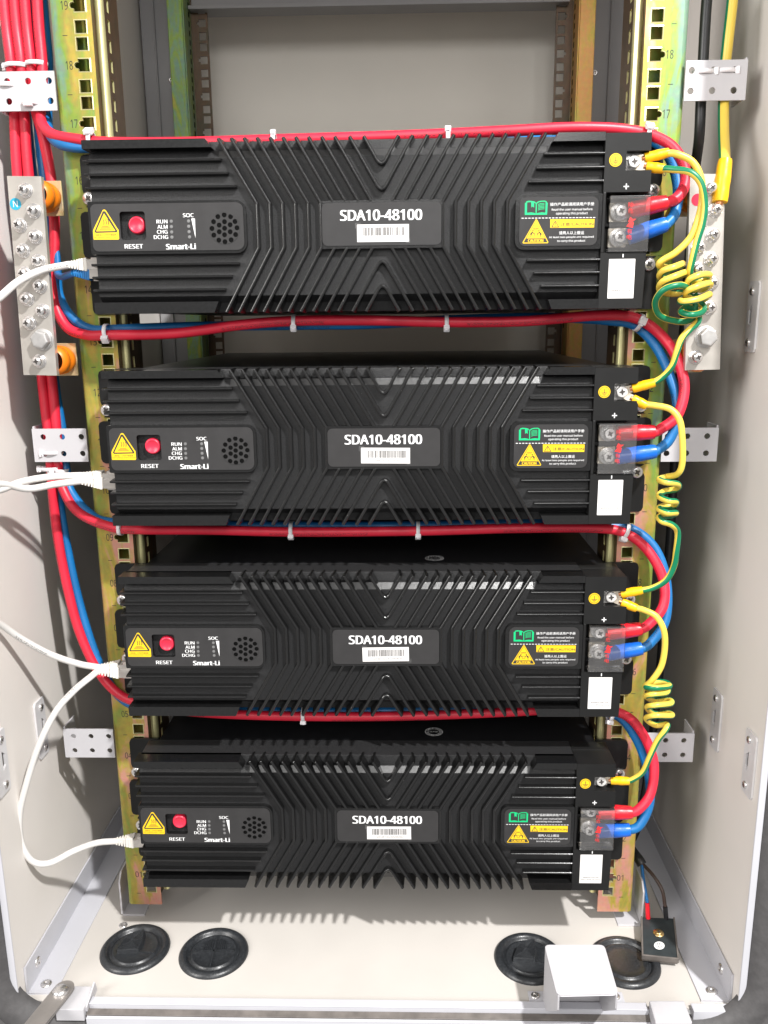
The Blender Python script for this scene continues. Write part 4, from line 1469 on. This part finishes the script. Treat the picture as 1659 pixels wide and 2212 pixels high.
earth_wire('earth wire with five loose turns, joining the two middle modules', P3(
    [(1392, 874, -48), (1414, 876, -52), (1448, 884, -56), (1468, 908, -60), (1474, 950, -62), (1474, 1000, -62), (1464, 1024, -58), (1440, 1030, -46), (1424, 1036, -54), (1440, 1042, -68), (1464, 1046, -62), (1462, 1056, -50),
     (1434, 1062, -46), (1424, 1072, -56), (1444, 1082, -68), (1460, 1084, -62), (1456, 1092, -48), (1430, 1094, -48), (1424, 1100, -58), (1442, 1108, -68), (1460, 1108, -60), (1448, 1114, -48), (1424, 1116, -52), (1430, 1126, -64), (1452, 1134, -64), (1464, 1150, -60), (1461, 1190, -58), (1455, 1225, -56), (1438, 1254, -54),
     (1410, 1270, -50), (1382, 1276, -48)]),
    [(0, GB[1] + Vector((3.5, 0, -3))), (-1, GB[2] + Vector((2.5, 0, 1.5)))], turn=((0, 0.62), (5, 0.50), (7, 0.46), (10, 0.38), (24, 0.34), (27, 0.2), (30, 0.32), (33, 0.4)))
earth_wire('earth wire with four loose turns, joining the two lower modules', P3(
    [(1370, 1312, -48), (1392, 1318, -52), (1418, 1332, -56), (1434, 1362, -60), (1436, 1400, -60), (1428, 1440, -60), (1408, 1470, -58), (1394, 1482, -50), (1410, 1474, -42), (1436, 1474, -46), (1446, 1482, -54), (1420, 1486, -66), (1396, 1484, -58), (1412, 1492, -44), (1440, 1484, -46), (1440, 1496, -58),
     (1412, 1500, -66), (1396, 1504, -56), (1416, 1514, -44), (1446, 1512, -52), (1448, 1520, -62), (1414, 1524, -68), (1398, 1528, -56), (1414, 1542, -46), (1444, 1540, -50), (1450, 1546, -62), (1416, 1546, -68), (1396, 1552, -56), (1416, 1566, -50), (1440, 1564, -56), (1438, 1576, -62), (1420, 1600, -60), (1404, 1634, -58),
     (1388, 1668, -54), (1366, 1684, -50), (1354, 1687, -48)]),
    [(0, GB[2] + Vector((3.5, 0, -2.5))), (-1, GB[3] + Vector((2.5, 0, 0.5)))], turn=((0, 0.50), (5, 0.62), (8, 0.44), (12, 0.22), (14, 0.42), (28, 0.44), (31, 0.38), (35, 0.34)))
earth_wire('thick earth wire hanging behind the white bracket down to the busbar', P3(
    [(1586, -40, 8), (1580, 20, 6), (1572, 90, 4), (1566, 150, 5), (1563, 215, 4), (1563, 280, -8), (1565, 330, -26), (1566, 352, -36)]),
    [(-1, at(1552, 455, -42))], r=4.3, turn=((0, 0.90),), sl=6.0)
t = thing('black_cable', 'plain black cable hanging behind the white bracket next to the thick earth wire', 'cable', at(1520, 200, 12))
b = MB()
b.tube(smooth_path(P3([(1530, -40, 14), (1524, 40, 12), (1519, 130, 10), (1514, 220, 10), (1510, 300, 14), (1500, 380, 40), (1494, 480, 60), (1484, 620, 80), (1462, 900, 90), (1448, 1150, 90), (1420, 1500, 100), (1384, 1760, 110), (1350, 1840, 100)])), 4.3, 14)
sub(t, 'sheath', b, M['black_cable'])


# ------------------------------------------------------------------ data cables
def boot_plug(t, p_in, p_out, mats, r=3.4):
    """strain-relief boot and clear plug between a cable end and the module's side"""
    p_in, p_out = Vector(p_in), Vector(p_out)
    d = (p_out - p_in).normalized()
    L = (p_out - p_in).length
    up = Vector((0, 0, 1)); up = (up - d * up.dot(d)).normalized()
    sd = d.cross(up)
    b = MB()
    n = 7
    for k in range(n):
        q = k / n
        b.obox(p_in + d * (L * 0.55 * (q + 0.5 / n)), d, sd, up, L * 0.55 / n * (0.30 if k < n - 3 else 0.5), r * (0.85 + 0.75 * q), r * (0.85 + 0.85 * q))
    b.cyl(p_in, p_in + d * L * 0.45, r * 0.85, r * 1.05, 12)
    sub(t, 'boot', b, mats[0], 0.5)
    b = MB()
    b.obox(p_in + d * (L * 0.78), d, sd, up, L * 0.22, 5.8, 4.0)
    b.obox(p_in + d * (L * 0.80), d, sd, up, L * 0.14, 3.0, 5.6)
    for k in range(4):
        b.obox(p_in + d * (L * 0.9) + sd * (k - 1.5) * 2.0 - up * 4.05, d, sd, up, L * 0.08, 0.5, 0.2, 1)
    sub(t, 'plug', b, [mats[1], M['brass']], 0.3)


def data_cable(label, pts, plugs, col='eth', r=3.0):
    t = thing('data_cable', label, 'data cable', pts[len(pts) // 2], 'data cables between the modules')
    b = MB()
    b.tube(smooth_path(pts, 10), r, 14)
    sub(t, 'sheath', b, M[col])
    for a, c in plugs:
        boot_plug(t, a, c, (M['eth_boot'] if col == 'eth' else M['blue'], M['plug']))
    return t


YE = -27
ports = [at(203, 581, YE), at(240, 1040, YE), at(272, 1444, YE), at(304, 1814, YE)]
for k in range(4):
    ports[k].x = -219.8
up3, dn3 = Vector((0, 0, 4.6)), Vector((0, 0, -4.6))
a1 = at(148, 572, YE - 4)
a2 = at(176, 1027, YE - 2); a2b = at(176, 1039, YE - 6)
a3 = at(216, 1442, YE - 2); a3b = at(212, 1449, YE - 6)
a4 = at(250, 1817, YE - 2)
data_cable('white data cable from the topmost module\'s side to the second module', P3([(-150, 820, -150), (-90, 730, -130), (-30, 664, -100), (0, 642, -80), (40, 608, -58), (90, 584, -42)]) + [a1 + (a1 - ports[0]).normalized() * -0 + Vector((0, 0, 0))],
           [(a1, ports[0] + up3 * 0.7)])
data_cable('white data cable going into the second module, upper of the pair',
           P3([(-150, 820, -150), (-170, 930, -155), (-120, 1030, -140), (-40, 1060, -100), (0, 1058, -84), (50, 1040, -60), (110, 1030, -42)]) + [a2], [(a2, ports[1] + up3 * 0.7)])
data_cable('white data cable going into the second module, lower of the pair',
           [a2b] + P3([(120, 1046, -44), (60, 1056, -60), (0, 1046, -84), (-60, 1060, -115), (-130, 1150, -150), (-130, 1250, -150), (-60, 1315, -115), (0, 1348, -82), (50, 1382, -62), (110, 1414, -46), (170, 1434, -36)]) + [a3],
           [(a2b, ports[1] + dn3 * 0.5), (a3, ports[2] + up3 * 0.5)])
data_cable('white data cable making the long loop between the two lower modules',
           [a3b] + P3([(196, 1462, -40), (160, 1492, -50), (120, 1538, -58), (84, 1610, -66), (58, 1690, -70), (42, 1760, -72), (46, 1820, -72), (70, 1860, -70), (108, 1864, -64), (160, 1838, -52), (208, 1821, -38)]) + [a4],
           [(a3b, ports[2] + dn3 * 0.7), (a4, ports[3])])
a5 = at(160, 590, YE - 2)
data_cable('short blue data cable plugged under the white one at the topmost module', P3([(112, 470, 14), (118, 520, 8), (124, 560, 2), (124, 590, -6), (134, 598, -16), (148, 594, -24)]) + [a5], [(a5, ports[0] + dn3 * 1.0)], 'blue', 2.8)


# ------------------------------------------------------------------ nylon cable ties
def tie(label, c, tan, r1, r2, head, hs=3.4, wid=1.7, up=(0, 0, 1), tail=None):
    """strap: elliptical band around the axis tan; r1 along up, r2 across; head: angle of the lock"""
    t = thing('cable_tie', label, 'cable tie', c, 'white nylon cable ties')
    c, tan = Vector(c), Vector(tan).normalized()
    up = Vector(up); up = (up - tan * up.dot(tan)).normalized()
    sd = tan.cross(up)
    b = MB()
    n = 28
    v = []
    for k in range(n):
        a = 2 * math.pi * k / n
        d = up * (math.sin(a))
        e = sd * (math.cos(a))
        for rr_ in (0.0, 0.8):
            for w in (-wid, wid):
                v.append(c + d * (r1 + rr_) + e * (r2 + rr_) + tan * w)
    f = []
    for k in range(n):
        p, q = k * 4, ((k + 1) % n) * 4
        f += [(p, q, q + 1, p + 1), (p + 2, p + 3, q + 3, q + 2), (p, p + 2, q + 2, q), (p + 1, q + 1, q + 3, p + 3)]
    b.add(v, f, 0, True)
    sub(t, 'strap', b, M['tie'])
    a = R(head)
    hp = c + up * math.sin(a) * (r1 + 1.6) + sd * math.cos(a) * (r2 + 1.6)
    nrm = (up * math.sin(a) * r2 + sd * math.cos(a) * r1).normalized()
    tg = tan.cross(nrm)
    b = MB()
    b.obox(hp, nrm, tan, tg, 1.8, hs * 0.95, hs)
    b.obox(hp + tg * (hs + 0.5), nrm, tan, tg, 0.6, wid * 0.9, 0.9)
    b.obox(hp + nrm * 1.9, nrm, tan, tg, 0.25, hs * 0.5, hs * 0.5)
    if tail:
        b.obox(hp - tg * (hs + tail / 2), nrm, tan, tg, 0.5, wid * 0.9, tail / 2)
    sub(t, 'lock', b, M['tie'], 0.6)
    return t


X1 = (1, 0, 0)
Z1 = (0, 0, 1)
f = lambda x, y, Y: at(x, y, Y)
# head angle: 0 = +side (tan x up), for tan = +x: sd = x cross z = -y (towards the viewer)
tie('cable tie above the notched top corner of the topmost module, by the number 17', f(198, 305, -9), X1, 6.5, 8, 55, 3.8)
tie('cable tie sticking up between the fins of the topmost module, nearer the red button', f(592, 305, -10), X1, 5.2, 7, 62, 2.2)
tie('cable tie sticking up between the fins of the topmost module, nearer the earth bolt', f(967, 297, -10), X1, 5.2, 7, 62, 2.6)
tie('square cable tie lock over the terminal end of the topmost module', f(1396, 292, -10), (1, 0, -0.15), 6.0, 8, 50, 3.6)
tie('cable tie where the upper red and blue pair crosses the rail near the N busbar', f(232, 719, -9), (1, 0, 0.03), 7, 8.5, -40, 3.2)
tie('cable tie on the upper red and blue pair, below the round sounder grille', f(636, 697, -9), X1, 6.5, 8.5, -35, 2.6)
tie('cable tie on the upper red and blue pair, near the middle of the gap', f(964, 696, -9), X1, 6.5, 8.5, -40, 2.6)
tie('cable tie where the upper red and blue pair bends down past the rail', f(1380, 697, -10), (1, 0, -0.45), 7, 8.5, 10, 3.2)
tie('cable tie at the rail corner below the second module, by the number 09', f(262, 1140, -9), (1, 0, -0.1), 6, 8, 30, 1.6)
tie('cable tie on the middle red cable, below the round sounder grille', f(630, 1143, -9), X1, 6.5, 8.5, -45, 2.6)
tie('cable tie on the middle red cable, below the name plate', f(903, 1142, -9), X1, 6.5, 8.5, -45, 2.6)
tie('cable tie where the middle red cable bends down past the rail', f(1350, 1146, -10), (1, 0, -0.35), 7, 8.5, -60, 3.2)
tie('cable tie hanging under the fins of the third module', f(656, 1541, -9), X1, 6.5, 8.5, -60, 2.8)
tie('cable tie poking out behind the corner of the third module', f(1318, 1540, -10), (1, 0, -0.2), 7, 8.5, -60, 3.2)
tie('cable tie on the outer two red cables just above the top bracket', f(36, 143, 11), Z1, 7, 9, 200, 3.2, up=(0, -1, 0))
tie('cable tie on the inner two red cables just above the top bracket', f(79, 139, 11), Z1, 7, 8.5, 200, 3.2, up=(0, -1, 0))
tie('cable tie threaded through the upper holes of the bracket over the red cables', (-297, 1.5, 763.5), Z1, 6.8, 8.5, 158, 3.4, up=(0, -1, 0))
tie('cable tie threaded through the lower holes of the bracket over the red cables', (-279, 1.5, 749.5), Z1, 6.8, 9.5, 90, 3.6, up=(0, -1, 0))
tie('cable tie threaded through the bracket above the double data cable', (-291, 1.5, 457.5), Z1, 6.8, 9.0, 150, 3.2, up=(0, -1, 0))
tie('outer cable tie just below the bracket by the double data cable', f(110, 1012, 6), Z1, 6.5, 9.0, 165, 2.8, up=(0, -1, 0))
tie('inner cable tie, next to the blue cable, just below the same bracket', f(128, 1015, 9), (0.1, 0, 1), 7.5, 8.0, 120, 2.8, up=(0, -1, 0))
tie('cable tie holding the black cable in the bracket holes', (272.5, 1.5, 764.0), Z1, 6.6, 8.4, 22, 3.0, up=(0, -1, 0))
tie('cable tie holding the thick earth wire in the bracket holes', (289.5, 1.5, 764.5), Z1, 6.6, 8.4, 22, 3.0, up=(0, -1, 0))


# ------------------------------------------------------------------ floor: rubber plugs, cover, sensor, stop, arm
def grommet(cx, cy, label, cross=True, folded=False, rot=0.0):
    t = thing('rubber_plug', label, 'rubber plug', (cx, cy, FZ), 'round rubber plugs in the floor')
    b = MB()
    b.lathe((cx, cy, FZ), (0, 0, 1), [(0, 33.8), (1.6, 33.4), (3.4, 31.6), (4.2, 29.6), (4.0, 27.6), (2.6, 26.0), (1.0, 25.2), (0.4, 24.4)], 64)
    sub(t, 'rim', b, M['rubber'])
    b = MB()
    b.lathe((cx, cy, FZ), (0, 0, 1), [(0.5, 25.4), (0.5, 22.6), (2.4, 22.0), (2.9, 21.0), (2.2, 20.2), (2.0, 12), (2.1, 0)], 56)
    sub(t, 'membrane', b, M['rubber'])
    ca, sa = math.cos(R(rot)), math.sin(R(rot))
    rt = lambda x, y: (cx + x * ca - y * sa, cy + x * sa + y * ca)
    if cross:
        b = MB()
        for q in (0, 90):
            d = (math.cos(R(rot + q)), math.sin(R(rot + q)), 0)
            b.obox((cx, cy, FZ + 2.6), d, (-d[1], d[0], 0), Z1, 20, 0.75, 1.0)
        for sg in (-1, 1):
            for k in range(5):
                o = 2.6 + k * 2.0
                p0, p1 = rt(sg * o, 2.5), rt(sg * o, 17.5 - k * 1.0)
                a, c = Vector((p0[0], p0[1], FZ + 2.4)), Vector((p1[0], p1[1], FZ + 2.4))
                d = c - a
                b.obox((a + c) / 2, d, Vector((0, 0, 1)).cross(d), Z1, d.length / 2, 0.35, 0.55)
        sub(t, 'cut_lines', b, M['rubber'])
    if folded:
        b = MB()
        p = [(-17, -7), (-11, 6), (-2, 13), (8, 15), (8, 2), (5, -8)]
        n = len(p)
        v = [rt(x, y) + (FZ + 2.0,) for x, y in p] + [rt(x * 0.92 - 0.5, y * 0.92 + 0.5) + (FZ + 6.0 + 0.22 * (y + 7),) for x, y in p]
        b.add(v, [(j, (j + 1) % n, n + (j + 1) % n, n + j) for j in range(n)] + [tuple(range(n, 2 * n))])
        for k in range(7):
            s_ = 0.88 - k * 0.12
            v = [Vector(rt(-3.5 + (x + 3) * s_, 3 + (y - 3) * s_) + (FZ + 6.4 + 0.20 * (3 + (y - 3) * s_ + 7),)) for x, y in p]
            for j in range(n):
                a, c = v[j], v[(j + 1) % n]
                d = c - a
                b.obox((a + c) / 2, d, Vector((0, 0, 1)).cross(d), Z1, d.length / 2, 0.28, 0.6)
        sub(t, 'cut_flap', b, M['rubber'], 0.3)
        b = MB()
        d = Vector((math.cos(R(rot - 12)), math.sin(R(rot - 12)), 0))
        b.obox((cx + 8, cy - 6, FZ + 2.5), d, (-d.y, d.x, 0), Z1, 13, 0.6, 0.8)
        sub(t, 'cut_line', b, M['rubber'])
    return t


grommet(-239, -41, 'dusty rubber plug with a cut flap, under the foot of the rack rail', False, True, 8)
grommet(-160, -45.5, 'rubber plug with a crossed cut, whole in view on the floor', True, False, 3)
grommet(147.5, -48.5, 'rubber plug with a cut flap, partly behind the white cover', False, True)
grommet(238, -52, 'plain rubber plug between the white cover and the slate sensor', False)

# white cover over the lock
t = thing('lock_cover', 'white sheet metal cover with an open front, standing over the door sill', 'cover', (181, -115, FZ))
b = MB()
zt = 29.0
p = [atz(x, y, zt) for x, y in ((1178, 2042), (1304, 2042), (1334, 2146), (1205, 2149))]
pb = [Vector((q.x, q.y, FZ + 0.2)) for q in p]
th = 1.4
def slab(poly, nrm):
    nrm = Vector(nrm) * th
    k = len(poly)
    v = list(poly) + [q + nrm for q in poly]
    b.add(v, [tuple(range(k)), tuple(reversed(range(k, 2 * k)))] + [(j, (j + 1) % k, k + (j + 1) % k, k + j) for j in range(k)])
def rounded(poly, r):
    out = []
    k = len(poly)
    for i in range(k):
        a, c, d = poly[i - 1], poly[i], poly[(i + 1) % k]
        u, w = (a - c).normalized() * r, (d - c).normalized() * r
        for q in range(5):
            t_ = q / 4
            out.append((c + u) * (1 - t_) ** 2 + c * 2 * t_ * (1 - t_) + (c + w) * t_ ** 2)
    return out
slab(rounded(p, 4.0), (0, 0, -1))
z2 = Vector((0, 0, -th - 0.02))
for i0, i1, nx in ((0, 3, 1), (1, 2, -1)):
    fb = p[i1] + Vector((0, 0, -15))
    mid = Vector((p[i0].x, p[i0].y - 14, FZ + 6))
    slab([p[i0] + z2, p[i1] + z2, fb, mid, pb[i0]], (nx, 0, 0))
e_ = Vector((th + .02, 0, 0))
slab([p[0] + z2 + e_, p[1] + z2 - e_, pb[1] - e_, pb[0] + e_], (0, -1, 0))
sub(t, 'shell', b, M['white_paint'], 0.65, seg=3)
for x0, x1 in ((140, 162), (212, 226)):
    b = MB()
    b.box(x0, x1, -104, -90, FZ + 0.1, FZ + 1.6)
    sub(t, 'foot_flange', b, M['grey'], 0.3)
for x in (146, 219):
    b = MB()
    b.lathe((x, -96, FZ + 1.6), Z1, [(0, 4.0), (1.2, 3.8), (1.8, 2.4), (0.8, 1.4), (0.8, 0)], 18)
    sub(t, 'screw', b, M['steel'])

# slate sensor
t = thing('leak_sensor', 'small dark slate sensor plate with a round white Pb mark, leaning on the floor', 'sensor', (275, -35, FZ))
c4 = [atz(x, y, z) for x, y, z in ((1386, 1982, -18), (1456, 1984, -18), (1465, 2072, -22), (1388, 2064, -22))]
nr = (c4[1] - c4[0]).cross(c4[3] - c4[0]).normalized()
if nr.z < 0:
    nr = -nr
b = MB()
v = c4 + [q - nr * 6 for q in c4]
b.add(v, [(0, 1, 2, 3), (4, 7, 6, 5)], 0)
b.add(v, [(0, 4, 5, 1), (1, 5, 6, 2), (2, 6, 7, 3), (3, 7, 4, 0)], 1)
ex, ey = (c4[1] - c4[0]), (c4[3] - c4[0])
for a, c in ((c4[0], c4[3]), (c4[1], c4[2]), (c4[3], c4[2])):
    d = c - a
    b.obox((a + c) / 2 - nr * 1.5, d, nr.cross(d), nr, d.length / 2 + 0.8, 0.8, 2.6, 1)
sub(t, 'plate', b, [M['slate'], M['slate_edge']], 0.3)
b = MB()
c = c4[0] + ex * 0.5 + ey * 0.42 + nr * 0.6
phillips(b, c, nr, 3.4, 2.0, (0, 1), up=ey, rot=0, washers=False)
b.lathe(c, nr, [(0, 5.2), (0.4, 5.0), (0.4, 0)], 20)
sub(t, 'brass_screw', b, [M['brass'], M['slot_shade']])
b = MB()
c = c4[0] + ex * 0.5 + ey * 0.76 + nr * 1.2
eu, ev = ex.normalized(), ey.normalized()
b.add([c + eu * 5.0 * math.cos(q) + ev * 5.0 * math.sin(q) for q in [k * math.pi / 14 for k in range(28)]], [tuple(range(28))], 0)
vv, ff, _a = text_geo('Pb', 0.0)
b.add([c + nr * 0.06 + ev * (a - 0.5) * 6.0 - eu * (e - 0.5) * 4.6 for a, e, _i in vv], ff, 1)
sub(t, 'lead_mark', b, [M['white_ink'], M['black_ink']])
j = at(1386, 1866, 20)
for nm, mt_, pl in (('blue_lead', 'blue', [(1386, 1866, 20), (1389, 1895, 10), (1394, 1925, 0), (1398, 1950, -5)]), ('brown_lead', 'brown', [(1388, 1866, 20), (1410, 1890, 8), (1430, 1922, -2), (1437, 1958, -8)])):
    q = P3(pl)
    e = c4[0] + ex * (0.2 if nm == 'blue_lead' else 0.76) + ey * 0.02
    b = MB()
    b.tube(smooth_path(q), 1.7, 10)
    sub(t, nm, b, M[mt_])
    b = MB()
    b.tube(smooth_path([q[-1], q[-1].lerp(e, 0.5), e]), 2.3, 10)
    sub(t, 'crimp_sleeve', b, M['red_sleeve'] if nm == 'blue_lead' else M['black_cable'])
b = MB()
b.tube(smooth_path(P3([(1340, 1800, 60), (1362, 1832, 40), (1380, 1856, 24), (1387, 1868, 20)])), 5.0, 12)
sub(t, 'lead_sheath', b, M['black_cable'])

# stop block on the sill
b = MB()
tq = [atz(x, y, -20) for x, y in ((1402, 2161), (1478, 2161), (1496, 2208), (1416, 2208))]
v = tq + [Vector((q.x, q.y, FZ - 6)) for q in tq]
b.add(v, [(0, 1, 2, 3), (4, 7, 6, 5), (0, 4, 5, 1), (1, 5, 6, 2), (2, 6, 7, 3), (3, 7, 4, 0)])
tag(b.build('stop_block', M['white_paint'], None, 1.2), 'small white block set in the gap of the door sill', 'block')
b = MB()
b.plate([(-93, FZ), (-118, FZ), (-118, -27), (-96, -20)], (), -259.5, -258, 0, tf=lambda p, q, z: (q, p, z))
b.box(-285, -259.6, -122, -95, FZ - 6, -26)
tag(b.build('hinge_clip', M['white_paint'], None, 0.5), 'white bent clip under the grey stay arm at the sill corner', 'clip')
t = thing('stay_arm', 'grey steel door stay with a domed bolt, reaching out over the sill corner', 'stay arm', (-290, -110, -24))
b = MB()
A_, B_ = atz(138, 2134, -20), atz(28, 2270, -20)
d = (B_ - A_).normalized()
nn = Vector((-d.y, d.x, 0))
w = 8.6
pl = [A_ + (nn * math.cos(R(q)) - d * math.sin(R(q))) * w for q in range(0, 181, 15)] + [B_ - nn * w, B_ + nn * w]
n = len(pl)
v = pl + [q - Vector((0, 0, 2.6)) for q in pl]
b.add(v, [tuple(range(n)), tuple(reversed(range(n, 2 * n)))] + [(j, (j + 1) % n, n + (j + 1) % n, n + j) for j in range(n)])
sub(t, 'arm', b, M['arm'], 0.4)
b = MB()
b.lathe(A_ + d * 5, Z1, [(0, 7.2), (1.6, 7.2), (3.4, 6.0), (4.6, 3.6), (5, 0)], 28)
sub(t, 'domed_bolt', b, M['steel'])


# ------------------------------------------------------------------ slotted plates on the side panels
def slotted(s, y0, z0, label, w=21, h=58):
    t = thing('slotted_plate', label, 'plate', (s * 321, y0 + w / 2, z0), 'slotted plates on the side panels')
    tf = lambda p, q, z: (s * (322 - q), p, z)
    b = MB()
    hole = [(y0 + w * 0.55, z0 + h * 0.36), (y0 + w * 0.80, z0 + h * 0.42), (y0 + w * 0.80, z0 + h * 0.60), (y0 + w * 0.55, z0 + h * 0.68)]
    b.plate([(y0 + 2, z0), (y0 + w - 1, z0), (y0 + w, z0 + 2), (y0 + w, z0 + h - 2), (y0 + w - 1, z0 + h), (y0 + 2, z0 + h), (y0, z0 + h - 3), (y0, z0 + 3)], [hole], 0.2, 2.0, 0, tf=tf)
    b.face([(y0 + w * 0.5, z0 + h * 0.33), (y0 + w * 0.85, z0 + h * 0.33), (y0 + w * 0.85, z0 + h * 0.7), (y0 + w * 0.5, z0 + h * 0.7)], 0.25, 1, tf=tf)
    sub(t, 'plate', b, [M['white_metal'], M['slot_shade']], 0.4)
    for zz in (z0 + 8, z0 + h - 8):
        b = MB()
        phillips(b, tf(y0 + w * 0.6, 2.0, zz), (-s, 0, 0), 3.4, 1.8, (0, 1), washers=False)
        sub(t, 'screw', b, SM)
    return t


M['white_metal'] = mat('pale_grey_metal', (0.68, 0.67, 0.68), 0.4, 0.15, var=0.05, vscale=90)
slotted(1, -28, 542, 'slotted plate on the bare side panel, level with the earth coils')
slotted(1, -24, 173, 'slotted plate deeper in the side panel, near the lowest loop of cables')
slotted(1, -102, 172, 'slotted plate near the front edge of the side panel, beside the gasket')
slotted(-1, -26, 164, 'slotted plate behind the looping white data cable', w=20)
slotted(-1, -106, 172, 'slotted plate cut by the picture edge, in front of the white loop')

for o in list(bpy.data.objects):
    if '_o' in o:
        del o['_o']
